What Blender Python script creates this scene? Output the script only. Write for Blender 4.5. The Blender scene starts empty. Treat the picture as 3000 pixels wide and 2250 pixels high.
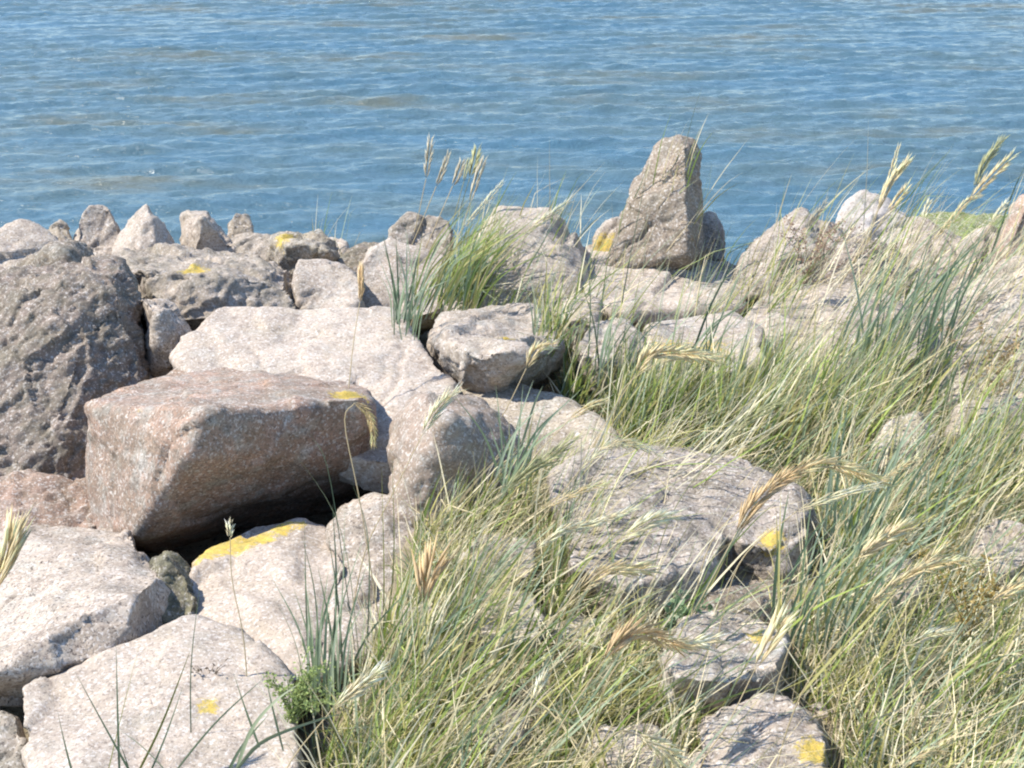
import bpy, bmesh, math, random
import numpy as np
from mathutils import Vector
from mathutils.bvhtree import BVHTree

random.seed(7)
RNG = np.random.default_rng(11)
R = math.radians
scene = bpy.context.scene
COL = scene.collection

# ------------------------------------------------------------------ camera
CAM_H, PITCH, HFOV = 1.70, R(20.0), R(38.0)
FPX = 1500.0 / math.tan(HFOV / 2)
cam_data = bpy.data.cameras.new('camera')
cam_data.sensor_width = 36.0
cam_data.lens = 18.0 / math.tan(HFOV / 2)
cam_data.clip_start = 0.05
cam_data.clip_end = 8000
cam = bpy.data.objects.new('camera', cam_data)
cam.location = (0, 0, CAM_H)
cam.rotation_euler = (math.pi / 2 - PITCH, 0, 0)
COL.objects.link(cam)
scene.camera = cam

# ------------------------------------------------------------------ world, sun, exposure
SUN_EL = R(52)
SUN_DIR = Vector((-math.cos(SUN_EL) * math.cos(R(1)), -math.cos(SUN_EL) * math.sin(R(1)), math.sin(SUN_EL)))  # towards the sun
world = bpy.data.worlds.new('World')
scene.world = world
world.use_nodes = True
wn = world.node_tree
wn.nodes.clear()
sky = wn.nodes.new('ShaderNodeTexSky')
sky.sky_type = 'NISHITA'
sky.sun_disc = False
sky.sun_elevation = SUN_EL
sky.sun_rotation = math.atan2(SUN_DIR.x, SUN_DIR.y)
sky.air_density = 1.0
sky.dust_density = 0.2
sky.ozone_density = 2.5
bg = wn.nodes.new('ShaderNodeBackground')
bg.inputs['Strength'].default_value = 0.13
wo = wn.nodes.new('ShaderNodeOutputWorld')
wn.links.new(sky.outputs['Color'], bg.inputs['Color'])
wn.links.new(bg.outputs['Background'], wo.inputs['Surface'])
sun_data = bpy.data.lights.new('sun', 'SUN')
sun_data.energy = 3.9
sun_data.angle = R(0.55)
sun_data.color = (1.0, 0.92, 0.81)
sun = bpy.data.objects.new('sun', sun_data)
sun.rotation_euler = SUN_DIR.to_track_quat('Z', 'Y').to_euler()
sun.location = SUN_DIR * 30
COL.objects.link(sun)
scene.view_settings.view_transform = 'Standard'
scene.view_settings.look = 'None'
scene.view_settings.exposure = 1.15
scene.view_settings.gamma = 1.0
scene.view_settings.use_curve_mapping = False
scene.render.engine = 'CYCLES'
scene.cycles.filter_width = 2.1          # the photograph is a soft picture
scene.cycles.max_bounces = 6

# ------------------------------------------------------------------ helpers: picture geometry
def P(px, py, Y):
    """point seen at (px, py) of the 3000x2250 photograph, Y metres ahead of the camera"""
    dx, dy = (px - 1500.0) / FPX, -(py - 1125.0) / FPX
    d = (dx, math.cos(PITCH) + dy * math.sin(PITCH), -math.sin(PITCH) + dy * math.cos(PITCH))
    t = Y / d[1]
    return Vector((d[0] * t, Y, CAM_H + d[2] * t))

def PZ(px, py, z):
    """point seen at (px, py) at height z"""
    dx, dy = (px - 1500.0) / FPX, -(py - 1125.0) / FPX
    d = (dx, math.cos(PITCH) + dy * math.sin(PITCH), -math.sin(PITCH) + dy * math.cos(PITCH))
    t = (z - CAM_H) / d[2]
    return Vector((d[0] * t, d[1] * t, z))

def project(x, y, z):
    f = y * math.cos(PITCH) - (z - CAM_H) * math.sin(PITCH)
    u = y * math.sin(PITCH) + (z - CAM_H) * math.cos(PITCH)
    return 1500 + FPX * x / f, 1125 - FPX * u / f

# ------------------------------------------------------------------ helpers: noise
def _h(ix, iy, iz, s):
    n = (ix.astype(np.int64) * 374761393 + iy.astype(np.int64) * 668265263 + iz.astype(np.int64) * 2147483647 + s * 1274126177) & 0xffffffff
    n = ((n ^ (n >> 13)) * 1274126177) & 0xffffffff
    n = ((n ^ (n >> 16)) * 2246822519) & 0xffffffff
    n = n ^ (n >> 15)
    return (n & 0xffffff) / float(0xffffff)

def vnoise(p, s=0):
    i = np.floor(p).astype(np.int64)
    f = p - i
    f = f * f * f * (f * (f * 6 - 15) + 10)
    r = 0
    for a in (0, 1):
        wx = f[:, 0] if a else 1 - f[:, 0]
        for b in (0, 1):
            wy = f[:, 1] if b else 1 - f[:, 1]
            for c in (0, 1):
                wz = f[:, 2] if c else 1 - f[:, 2]
                r = r + wx * wy * wz * _h(i[:, 0] + a, i[:, 1] + b, i[:, 2] + c, s)
    return r * 2 - 1

def fbm(p, oct=3, s=0, gain=0.5):
    r, a, t = 0, 1.0, 0
    for k in range(oct):
        r = r + a * vnoise(p * (2.03 ** k) + 17.3 * k, s + k)
        t += a
        a *= gain
    return r / t

def worley(p, s=0):
    i = np.floor(p).astype(np.int64)
    best = np.full(len(p), 9.0)
    for a in (-1, 0, 1):
        for b in (-1, 0, 1):
            for c in (-1, 0, 1):
                x, y, z = i[:, 0] + a, i[:, 1] + b, i[:, 2] + c
                d = (x + _h(x, y, z, s) - p[:, 0]) ** 2 + (y + _h(x, y, z, s + 1) - p[:, 1]) ** 2 + (z + _h(x, y, z, s + 2) - p[:, 2]) ** 2
                best = np.minimum(best, d)
    return best

def facets(p, s=0):
    """each cell its own tilted plane: broken-stone facets with small steps between them"""
    i = np.floor(p).astype(np.int64)
    best = np.full(len(p), 9.0); val = np.zeros(len(p))
    for a in (-1, 0, 1):
        for b in (-1, 0, 1):
            for c in (-1, 0, 1):
                x, y, z = i[:, 0] + a, i[:, 1] + b, i[:, 2] + c
                dx = p[:, 0] - x - _h(x, y, z, s); dy = p[:, 1] - y - _h(x, y, z, s + 1); dz = p[:, 2] - z - _h(x, y, z, s + 2)
                d = dx * dx + dy * dy + dz * dz
                v = dx * (_h(x, y, z, s + 3) * 2 - 1) + dy * (_h(x, y, z, s + 4) * 2 - 1) + dz * (_h(x, y, z, s + 5) * 2 - 1) + 0.5 * (_h(x, y, z, s + 6) - 0.5)
                m = d < best
                best = np.where(m, d, best); val = np.where(m, v, val)
    return val

# ------------------------------------------------------------------ helpers: objects
def tag(o, label=None, cat=None, group=None, kind=None):
    if label: o['label'] = label
    if cat: o['category'] = cat
    if group: o['group'] = group
    if kind: o['kind'] = kind
    return o

def mesh_np(name, V, F, mat, smooth=True, colors=None, attrs=None, quads=None):
    """V (n,3); F (m,k) all faces with k corners"""
    me = bpy.data.meshes.new(name)
    V = np.asarray(V, dtype=np.float32)
    F = np.asarray(F, dtype=np.int32)
    me.vertices.add(len(V)); me.vertices.foreach_set('co', V.ravel())
    k = F.shape[1]
    me.loops.add(F.size); me.loops.foreach_set('vertex_index', F.ravel())
    me.polygons.add(len(F))
    me.polygons.foreach_set('loop_start', np.arange(0, F.size, k, dtype=np.int32))
    me.update(calc_edges=True)
    if smooth: me.polygons.foreach_set('use_smooth', np.ones(len(F), dtype=bool))
    if colors is not None:
        a = me.color_attributes.new('Col', 'FLOAT_COLOR', 'POINT')
        c = np.ones((len(V), 4), dtype=np.float32); c[:, :3] = colors
        a.data.foreach_set('color', c.ravel())
    if attrs:
        for n, v in attrs.items():
            a = me.attributes.new(n, 'FLOAT', 'POINT'); a.data.foreach_set('value', np.asarray(v, dtype=np.float32))
    me.materials.append(mat)
    me.validate()
    return me

def link(name, me, parent=None):
    o = bpy.data.objects.new(name, me)
    COL.objects.link(o)
    if parent is not None: o.parent = parent
    return o

# ------------------------------------------------------------------ materials
def new_mat(name):
    m = bpy.data.materials.new(name); m.use_nodes = True
    nt = m.node_tree; nt.nodes.clear()
    out = nt.nodes.new('ShaderNodeOutputMaterial')
    return m, nt, out

class NT:
    def __init__(s, nt): s.nt = nt
    def n(s, t, **kw):
        x = s.nt.nodes.new(t)
        for k, v in kw.items(): setattr(x, k, v)
        return x
    def l(s, a, b): s.nt.links.new(a, b)
    def noise(s, vec, scale, detail=3, rough=0.55, dist=0.0):
        x = s.n('ShaderNodeTexNoise'); s.l(vec, x.inputs['Vector'])
        x.inputs['Scale'].default_value = scale; x.inputs['Detail'].default_value = detail
        x.inputs['Roughness'].default_value = rough; x.inputs['Distortion'].default_value = dist
        return x.outputs['Fac']
    def ramp(s, fac, stops, interp='LINEAR'):
        x = s.n('ShaderNodeValToRGB'); s.l(fac, x.inputs['Fac'])
        cr = x.color_ramp; cr.interpolation = interp
        while len(cr.elements) < len(stops): cr.elements.new(0.5)
        for e, (p, c) in zip(cr.elements, stops):
            e.position = p; e.color = (c[0], c[1], c[2], 1) if hasattr(c, '__len__') else (c, c, c, 1)
        return x.outputs['Color']
    def mix(s, fac, a, b, mode='MIX'):
        x = s.n('ShaderNodeMix', data_type='RGBA', blend_type=mode)
        for v, i in ((fac, 0), (a, 6), (b, 7)):
            if hasattr(v, 'is_output') or isinstance(v, bpy.types.NodeSocket): s.l(v, x.inputs[i])
            elif i == 0: x.inputs[0].default_value = v
            else: x.inputs[i].default_value = (v[0], v[1], v[2], 1)
        return x.outputs[2]
    def math(s, op, a, b=0.0, clamp=False):
        x = s.n('ShaderNodeMath', operation=op); x.use_clamp = clamp
        for v, i in ((a, 0), (b, 1)):
            if isinstance(v, bpy.types.NodeSocket): s.l(v, x.inputs[i])
            else: x.inputs[i].default_value = v
        return x.outputs[0]

def rock_material():
    m, nt, out = new_mat('granite')
    N = NT(nt)
    tc = N.n('ShaderNodeTexCoord'); oi = N.n('ShaderNodeObjectInfo')
    va = N.n('ShaderNodeVectorMath', operation='ADD'); N.l(tc.outputs['Object'], va.inputs[0])
    vm = N.n('ShaderNodeVectorMath', operation='SCALE'); vm.inputs[0].default_value = (31, 17, 23); N.l(oi.outputs['Random'], vm.inputs['Scale'])
    N.l(vm.outputs[0], va.inputs[1])
    v = va.outputs[0]
    rough = N.n('ShaderNodeAttribute', attribute_name='rough').outputs['Fac']
    lich = N.n('ShaderNodeAttribute', attribute_name='lichen').outputs['Fac']
    alg = N.n('ShaderNodeAttribute', attribute_name='algae').outputs['Fac']
    base = oi.outputs['Color']
    rnd = oi.outputs['Random']
    rnd2 = N.math('FRACT', N.math('MULTIPLY', rnd, 7.31))
    # broad weathering
    w = N.ramp(N.noise(v, 5, 5, 0.6), [(0.3, 0.74), (0.52, 0.98), (0.75, 1.16)])
    c = N.mix(1.0, base, w, 'MULTIPLY')
    # warm and cool blotches
    c = N.mix(N.ramp(N.noise(v, 9, 4, 0.6), [(0.5, 0.0), (0.72, 0.32)]), c, (0.36, 0.31, 0.22))
    c = N.mix(N.math('MULTIPLY', N.ramp(N.noise(v, 14, 4, 0.65), [(0.5, 0.0), (0.66, 0.8)]), rnd), c, (0.36, 0.365, 0.34))
    c = N.mix(N.math('MULTIPLY', N.ramp(N.noise(v, 3.2, 5, 0.7, 0.8), [(0.48, 0.0), (0.62, 0.75)]), rnd2), c, (0.21, 0.175, 0.14))
    c = N.mix(N.math('MULTIPLY', N.ramp(N.noise(v, 4.5, 4, 0.7, 1.2), [(0.485, 0.0), (0.5, 0.7), (0.515, 0.0)]), rnd), c, (0.20, 0.165, 0.14))
    # mineral grains, dark and light
    g = N.noise(v, 120, 3, 0.75)
    c = N.mix(N.math('MULTIPLY', N.ramp(g, [(0.37, 0.95), (0.47, 0.0)]), N.math('ADD', N.math('MULTIPLY', rnd2, 0.55), 0.5)), c, (0.085, 0.068, 0.06))
    c = N.mix(N.ramp(N.noise(v, 105, 2, 0.65, 0.4), [(0.54, 0.0), (0.64, 0.75)]), c, (0.56, 0.53, 0.50))
    c = N.mix(N.ramp(N.noise(v, 40, 3, 0.7), [(0.53, 0.0), (0.66, 0.5)]), c, (0.17, 0.135, 0.115))
    # green-black growth
    am = N.math('MULTIPLY', N.ramp(N.noise(v, 11, 5, 0.7), [(0.40, 0.0), (0.60, 1.0)]), alg)
    c = N.mix(am, c, (0.080, 0.082, 0.052))
    am2 = N.math('MULTIPLY', N.ramp(N.noise(v, 27, 4, 0.7), [(0.48, 0.0), (0.62, 0.8)]), alg)
    c = N.mix(am2, c, (0.045, 0.042, 0.035))
    # yellow lichen crust
    ln = N.math('ADD', lich, N.math('MULTIPLY', N.math('SUBTRACT', N.noise(v, 48, 6, 0.85), 0.5), 3.0))
    lm = N.ramp(ln, [(0.46, 0.0), (0.70, 0.88)])
    lc = N.ramp(N.noise(v, 60, 3, 0.6), [(0.35, (0.30, 0.25, 0.06)), (0.62, (0.52, 0.37, 0.06))])
    c = N.mix(lm, c, lc)
    bs = N.n('ShaderNodeBsdfPrincipled')
    N.l(c, bs.inputs['Base Color']); bs.inputs['Roughness'].default_value = 0.82
    bs.inputs['Specular IOR Level'].default_value = 0.25
    h = N.math('ADD', N.math('MULTIPLY', N.noise(v, 45, 5, 0.7), 0.6), N.math('MULTIPLY', N.noise(v, 160, 3, 0.6), 0.25))
    b = N.n('ShaderNodeBump'); b.inputs['Distance'].default_value = 0.012
    N.l(h, b.inputs['Height'])
    N.l(N.math('ADD', N.math('MULTIPLY', rough, 0.75), 0.36), b.inputs['Strength'])
    N.l(b.outputs[0], bs.inputs['Normal']); N.l(bs.outputs[0], out.inputs[0])
    return m

def blade_material(name='grass_blade', trans=0.35, rough=0.5):
    m, nt, out = new_mat(name)
    N = NT(nt)
    a = N.n('ShaderNodeAttribute', attribute_name='Col').outputs['Color']
    bs = N.n('ShaderNodeBsdfPrincipled'); N.l(a, bs.inputs['Base Color'])
    bs.inputs['Roughness'].default_value = rough; bs.inputs['Specular IOR Level'].default_value = 0.35
    tr = N.n('ShaderNodeBsdfTranslucent'); N.l(a, tr.inputs['Color'])
    mx = N.n('ShaderNodeMixShader'); mx.inputs[0].default_value = trans
    N.l(bs.outputs[0], mx.inputs[1]); N.l(tr.outputs[0], mx.inputs[2]); N.l(mx.outputs[0], out.inputs[0])
    return m

def soil_material():
    m, nt, out = new_mat('soil')
    N = NT(nt)
    v = N.n('ShaderNodeTexCoord').outputs['Object']
    c = N.ramp(N.noise(v, 6, 5, 0.65), [(0.3, (0.15, 0.12, 0.08)), (0.55, (0.27, 0.225, 0.15)), (0.75, (0.40, 0.34, 0.24))])
    c = N.mix(N.ramp(N.noise(v, 70, 3, 0.7), [(0.5, 0.0), (0.62, 0.8)]), c, (0.32, 0.28, 0.20))
    c = N.mix(N.ramp(N.noise(v, 35, 3, 0.7), [(0.55, 0.0), (0.65, 0.8)]), c, (0.04, 0.035, 0.025))
    bs = N.n('ShaderNodeBsdfPrincipled'); N.l(c, bs.inputs['Base Color']); bs.inputs['Roughness'].default_value = 0.95
    b = N.n('ShaderNodeBump'); b.inputs['Distance'].default_value = 0.03; b.inputs['Strength'].default_value = 0.9
    N.l(N.noise(v, 40, 5, 0.7), b.inputs['Height']); N.l(b.outputs[0], bs.inputs['Normal']); N.l(bs.outputs[0], out.inputs[0])
    return m

def water_material():
    m, nt, out = new_mat('sea_water')
    N = NT(nt)
    v = N.n('ShaderNodeTexCoord').outputs['Object']
    mp = N.n('ShaderNodeMapping'); N.l(v, mp.inputs[0]); mp.inputs['Scale'].default_value = (0.5, 1.0, 1.0)
    c = N.ramp(N.noise(mp.outputs[0], 0.55, 4, 0.6), [(0.35, (0.058, 0.125, 0.175)), (0.55, (0.075, 0.128, 0.150)), (0.72, (0.115, 0.130, 0.105))])
    bs = N.n('ShaderNodeBsdfPrincipled'); N.l(c, bs.inputs['Base Color'])
    bs.inputs['Roughness'].default_value = 0.15; bs.inputs['IOR'].default_value = 1.333
    h = N.math('ADD', N.noise(mp.outputs[0], 5.5, 4, 0.6, 0.4), N.math('MULTIPLY', N.noise(mp.outputs[0], 19, 4, 0.65), 0.5))
    b = N.n('ShaderNodeBump'); b.inputs['Distance'].default_value = 0.055; b.inputs['Strength'].default_value = 0.85
    N.l(h, b.inputs['Height']); N.l(b.outputs[0], bs.inputs['Normal']); N.l(bs.outputs[0], out.inputs[0])
    return m

M_ROCK, M_BLADE, M_SOIL, M_WATER = rock_material(), blade_material(), soil_material(), water_material()
M_HEAD = blade_material('seed_head', 0.42, 0.6)

# ------------------------------------------------------------------ the ground
def ground_z(x, y):
    x = np.asarray(x, dtype=float); y = np.asarray(y, dtype=float)
    edge = -0.45 + np.clip(y - 3.5, 0, 2) * 0.35                     # grass bank starts to the side of this line
    s = np.clip((x - edge) / 0.5 + 0.5, 0, 1); s = s * s * (3 - 2 * s)
    far = np.clip((y - 4.3) / 1.2, 0, 1)
    z = -0.34 + s * 0.32
    z = z * (1 - far) + far * (-0.30 + s * 0.12)
    p = np.stack([x * 1.6, y * 1.6, x * 0], -1).reshape(-1, 3)
    z = z + 0.05 * fbm(p, 3, 5).reshape(x.shape)
    p = np.stack([x * 9, y * 9, x * 0], -1).reshape(-1, 3)
    z = z + 0.012 * fbm(p, 3, 9).reshape(x.shape)
    d = np.clip(y - 6.9, 0, None)
    return np.maximum(z - d * 0.60, -3.6) + 0.0 * x

def build_ground():
    xs = np.concatenate([-np.geomspace(400, 6, 14), np.linspace(-5.5, 5.5, 221), np.geomspace(6, 400, 14)])
    ys = np.concatenate([-np.geomspace(400, 1, 14), np.linspace(-0.5, 9, 190), np.linspace(9.3, 16, 22), np.geomspace(18, 2600, 14)])
    X, Y = np.meshgrid(xs, ys)
    Z = ground_z(X, Y)
    V = np.stack([X, Y, Z], -1).reshape(-1, 3)
    nx, ny = len(xs), len(ys)
    i = (np.arange(ny - 1)[:, None] * nx + np.arange(nx - 1)[None]).ravel()
    F = np.stack([i, i + 1, i + nx + 1, i + nx], -1)
    o = link('ground', mesh_np('ground', V, F, M_SOIL))
    tag(o, kind='structure')
build_ground()

def build_water():
    ys = [9.0]
    while ys[-1] < 60: ys.append(ys[-1] + max(0.035, ys[-1] * 0.0019))
    ys = np.array(ys); ys = np.concatenate([ys, np.geomspace(61, 5000, 30)])
    xs = np.linspace(-19, 19, 520)
    xs = np.concatenate([-np.geomspace(4000, 20, 20), xs, np.geomspace(20, 4000, 20)])
    X, Y = np.meshgrid(xs, ys)
    Z = np.zeros_like(X)
    rg = np.random.default_rng(3)
    fade = np.clip((75 - Y) / 15, 0, 1) * np.clip((30 - np.abs(X)) / 8, 0, 1)
    # patches of stronger and weaker ripple
    pat = 1.15 + 0.5 * fbm(np.stack([X * 0.13, Y * 0.2, X * 0], -1).reshape(-1, 3), 3, 40).reshape(X.shape)
    for k in range(80):
        lam = 0.16 * (1.4 / 0.16) ** (rg.random() ** 1.5)
        th = rg.normal(0.08, 0.36) + math.pi / 2
        kk = 2 * math.pi / lam
        ph = rg.random() * 6.28
        a = 0.0046 * lam ** 0.85
        arg = kk * (X * math.cos(th) + Y * math.sin(th)) + ph
        Z += a * np.sin(arg + 0.5 * np.sin(arg))
    Z = Z * fade * pat
    V = np.stack([X, Y, Z - 2.3], -1).reshape(-1, 3)
    nx, ny = len(xs), len(ys)
    i = (np.arange(ny - 1)[:, None] * nx + np.arange(nx - 1)[None]).ravel()
    F = np.stack([i, i + 1, i + nx + 1, i + nx], -1)
    o = link('water', mesh_np('water', V, F, M_WATER))
    tag(o, kind='structure')
build_water()

# ------------------------------------------------------------------ rocks
PALE, PINK, DARK, BROWN, GREY, TAN = (0.42, 0.358, 0.30), (0.35, 0.24, 0.185), (0.235, 0.205, 0.19), (0.25, 0.205, 0.16), (0.365, 0.315, 0.265), (0.41, 0.355, 0.275)
ROCK_VERTS, ROCK_TRIS = [], []
_voff = 0

def rock(name, label, tint, pts, Yt, Yb, thick=0.35, extra=(), hulls=None, rough=0.3, algae=0.15, lichen=(), voxel=None, amp=1.0, drop=0.12, seed=0, soft=0, cat='rock', cut=1.0, cracks=2):
    """pts: picture outline; Y runs from Yt at the outline's top to Yb at its bottom unless a point gives its own;
    extra: ridge points (px, py, Y); thick: depth behind the outline; lichen: (px, py, Y, radius)"""
    global _voff
    sets = hulls or [(pts, Yt, Yb, thick, extra)]
    bm = bmesh.new()
    for (pp, yt, yb, th, ex) in sets:
        ty = min(p[1] for p in pp); by = max(p[1] for p in pp)
        Q = []
        for p in pp:
            Y = p[2] if len(p) > 2 else yt + (yb - yt) * (p[1] - ty) / max(1, by - ty)
            Q.append((p[0], p[1], Y))
        cx = sum(p[0] for p in Q) / len(Q); cy = sum(p[1] for p in Q) / len(Q)
        vs = [P(*q) for q in Q] + [P(*q) for q in ex]
        for q in Q:
            b = P(cx + 0.80 * (q[0] - cx), cy + 0.78 * (q[1] - cy) + 6, q[2] + th)
            b2 = b.copy(); b2.z -= drop
            vs += [b, b2]
            f = P(*q); 
            if q[1] > cy: vs.append(Vector((f.x * 0.9 + 0.1 * b.x, f.y + th * 0.35, f.z - drop)))
        tb = bmesh.new()
        for v in vs: tb.verts.new(v)
        r = bmesh.ops.convex_hull(tb, input=tb.verts)
        bmesh.ops.delete(tb, geom=list({g for g in r['geom_interior'] + r['geom_unused'] if isinstance(g, bmesh.types.BMVert)}), context='VERTS')
        rgc = np.random.default_rng(seed * 13 + 5)
        for _ in range(9):
            nn = Vector(rgc.normal(0, 1, 3)).normalized()
            sup = sorted(v.co.dot(nn) for v in tb.verts)
            top = sup[-1]; ext = top - sup[0]
            pl = nn * (top - ext * float(rgc.uniform(0.02, 0.075)) * cut)
            gg = bmesh.ops.bisect_plane(tb, geom=tb.verts[:] + tb.edges[:] + tb.faces[:], plane_co=pl, plane_no=nn, clear_outer=True)
            ed = [e for e in gg['geom_cut'] if isinstance(e, bmesh.types.BMEdge)]
            if ed: bmesh.ops.edgenet_fill(tb, edges=ed)
        rr = bmesh.ops.convex_hull(tb, input=tb.verts)
        bmesh.ops.recalc_face_normals(tb, faces=tb.faces[:])
        tm = bpy.data.meshes.new('tmp'); tb.to_mesh(tm); tb.free()
        bm.from_mesh(tm); bpy.data.meshes.remove(tm)
    me0 = bpy.data.meshes.new('tmp'); bm.to_mesh(me0); bm.free()
    co = np.empty(len(me0.vertices) * 3); me0.vertices.foreach_get('co', co); co = co.reshape(-1, 3)
    size = (co.max(0) - co.min(0))
    diag = float(np.linalg.norm(size))
    if voxel is None: voxel = max(0.0065, min(0.012, diag * 0.0125))
    o = bpy.data.objects.new('tmp', me0); COL.objects.link(o)
    md = o.modifiers.new('r', 'REMESH'); md.mode = 'VOXEL'; md.voxel_size = voxel
    ms = o.modifiers.new('s', 'SMOOTH'); ms.factor = 0.5; ms.iterations = soft
    dg = bpy.context.evaluated_depsgraph_get()
    ev = bpy.data.meshes.new_from_object(o.evaluated_get(dg))
    bpy.data.objects.remove(o); bpy.data.meshes.remove(me0)
    n = len(ev.vertices)
    v = np.empty(n * 3, dtype=np.float32); ev.vertices.foreach_get('co', v); v = v.reshape(-1, 3).astype(float)
    nr = np.empty(n * 3, dtype=np.float32); ev.vertices.foreach_get('normal', nr); nr = nr.reshape(-1, 3).astype(float)
    sc = min(1.0, diag / 0.9) * amp
    w = v + seed * 7.77
    d = 0.026 * sc * fbm(w * 3.2, 2, seed)
    d += 0.010 * sc * fbm(w * 11, 3, seed + 20)
    d += 0.0035 * amp * fbm(w * 42, 2, seed + 30)
    # scalloped fracture faces
    wl = worley(w * 5.0 + 0.5 * np.stack([fbm(w * 4, 2, 50), fbm(w * 4, 2, 51), fbm(w * 4, 2, 52)], -1), seed)
    wf = w + 0.02 * np.stack([fbm(w * 9, 2, 57), fbm(w * 9, 2, 58), fbm(w * 9, 2, 59)], -1)
    d += (0.010 + 0.01 * rough) * sc * (wl - 0.35)
    d += (0.016 + 0.018 * rough) * sc * facets(wf * 4.5, seed + 11)
    d += (0.0025 + 0.009 * rough) * sc * facets(wf * 12, seed + 12)
    # flat spalls knocked off the edges
    wq = w * 2.3 + 0.25 * np.stack([fbm(w * 3, 2, 55), fbm(w * 3, 2, 56), fbm(w * 3, 2, 57)], -1)
    d += 0.030 * sc * (np.minimum(worley(wq, seed + 8), 0.6) - 0.3)
    # broken ledges and cracks
    rk = np.random.default_rng(seed * 7 + 3)
    wob = fbm(w * 6, 3, seed + 90)
    mid = v.mean(0)
    for _ in range(4):
        nn = rk.normal(0, 1, 3); nn /= np.linalg.norm(nn)
        q = (v - mid) @ nn + rk.uniform(-0.3, 0.3) * diag * 0.5 + 0.05 * wob
        d += 0.006 * sc * np.tanh(q / 0.006) * rk.uniform(0.4, 1.0)
    for _ in range(cracks):
        nn = rk.normal(0, 1, 3); nn /= np.linalg.norm(nn)
        q = (v - mid) @ nn + rk.uniform(-0.25, 0.25) * diag * 0.6 + 0.07 * wob
        ext = np.clip(fbm(w * 3.5, 1, seed + 95) * 2.5 + 0.3, 0, 1)
        d -= 0.016 * sc * ext * np.exp(-(q / 0.007) ** 2)
    if rough > 0.35:
        wr = np.stack([w[:, 0] * 0.8 + w[:, 2] * 0.6, w[:, 1], -w[:, 0] * 0.6 + w[:, 2] * 0.8], -1) * np.array([0.6, 1, 1.3])
        d += 0.0125 * rough * amp * facets((wr + 0.012 * fbm(w * 20, 2, 5)[:, None]) * 24, seed + 70)
        d += 0.014 * rough * amp * fbm(wr * 26, 3, seed + 72, 0.65)
    v2 = v + nr * d[:, None]
    li = np.zeros(n)
    for (lx, ly, lY, lr) in lichen:
        c = np.array(P(lx, ly, lY))
        # distance across the line of sight, so the crust follows the surface there
        g = (v2 - c) * np.array([1, 0.8, 1])
        li = np.maximum(li, np.clip(1.25 - np.linalg.norm(g, axis=1) / lr, 0, 1))
    ctr = v2.mean(0); ctr[2] = v2[:, 2].min()
    F = np.empty(len(ev.loops), dtype=np.int32); ev.loops.foreach_get('vertex_index', F); F = F.reshape(-1, 4)
    me = mesh_np(name, v2 - ctr, F, M_ROCK, attrs={'lichen': li, 'algae': np.full(n, algae), 'rough': np.full(n, rough)})
    bpy.data.meshes.remove(ev)
    ob = link(name, me); ob.location = Vector(ctr)
    ob.color = (tint[0], tint[1], tint[2], 1)
    tag(ob, label, cat, 'granite blocks of the sea defence')
    step = F
    ROCK_VERTS.append(v2); ROCK_TRIS.append(step + _voff); _voff += n
    return ob

# --- the row of rocks along the top edge, against the water
rock('boulder', 'pale rock at the far left end of the crest row, with a sloping shoulder', PALE,
     [(-60, 760), (-5, 715), (27, 660), (80, 655), (120, 676), (205, 700), (215, 800), (100, 860), (-60, 860)], 6.35, 6.0, 0.5, seed=1, algae=0.1)
rock('boulder', 'small rock with a sharp tip poking up behind the leftmost pale rock', TAN,
     [(92, 690), (176, 638), (192, 650), (214, 705), (212, 760), (100, 760)], 6.75, 6.55, 0.3, seed=2, algae=0.2)
rock('boulder', 'brown wedge with a dark split, on top of the big rough grey boulder', BROWN,
     [(10, 815), (100, 748), (172, 708), (250, 716), (285, 765), (275, 830), (90, 850)], 5.75, 5.5, 0.35, extra=[(175, 735, 5.42), (205, 800, 5.38)], seed=3, algae=0.45, rough=0.5)
rock('boulder', 'pale rounded peak, the left one of twin peaks against the water', PALE,
     [(217, 700), (226, 640), (258, 597), (312, 595), (344, 640), (385, 705), (390, 800), (200, 800)], 6.65, 6.45, 0.35, seed=4, algae=0.08)
rock('boulder', 'pale pointed peak with a shaded flank, right one of twin peaks', PALE,
     [(325, 725), (366, 642), (407, 618), (425, 593), (447, 598), (460, 640), (493, 722), (495, 800), (330, 800)], 6.55, 6.35, 0.35, extra=[(437, 640, 6.38), (436, 735, 6.25)], seed=5, algae=0.08)
rock('boulder', 'pinkish pale rock with a flat upright end beside the gap showing water', PALE,
     [(534, 735), (531, 622), (608, 617), (632, 642), (690, 700), (715, 760), (700, 800), (535, 800)], 6.7, 6.45, 0.35, extra=[(600, 640, 6.45)], seed=6, algae=0.12)
rock('stone', 'small rounded yellowish stone perched behind the pinkish upright-ended rock', TAN,
     [(662, 655), (692, 622), (732, 630), (743, 680), (740, 730), (665, 730)], 6.95, 6.85, 0.25, seed=7, algae=0.2)
rock('boulder', 'low weathered grey rock between the small rounded stone and yellow spotted rock', GREY,
     [(650, 720), (700, 682), (790, 690), (815, 730), (820, 800), (660, 800)], 6.6, 6.35, 0.35, seed=8, algae=0.3, rough=0.5)
rock('boulder', 'crest rock with yellow lichen on top and a dark hollow beneath', TAN,
     [(794, 745), (800, 700), (832, 690), (940, 690), (975, 715), (990, 760), (960, 830), (800, 830)], 6.35, 6.2, 0.35,
     extra=[(860, 712, 6.0), (960, 735, 6.0)], lichen=[(842, 702, 6.2, 0.075)], seed=9, algae=0.35, rough=0.6)
rock('stone', 'thin pale stone edge right of the yellow spotted crest rock', PALE,
     [(930, 712), (975, 698), (1012, 712), (1025, 760), (940, 770)], 6.75, 6.6, 0.25, seed=10)
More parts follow.
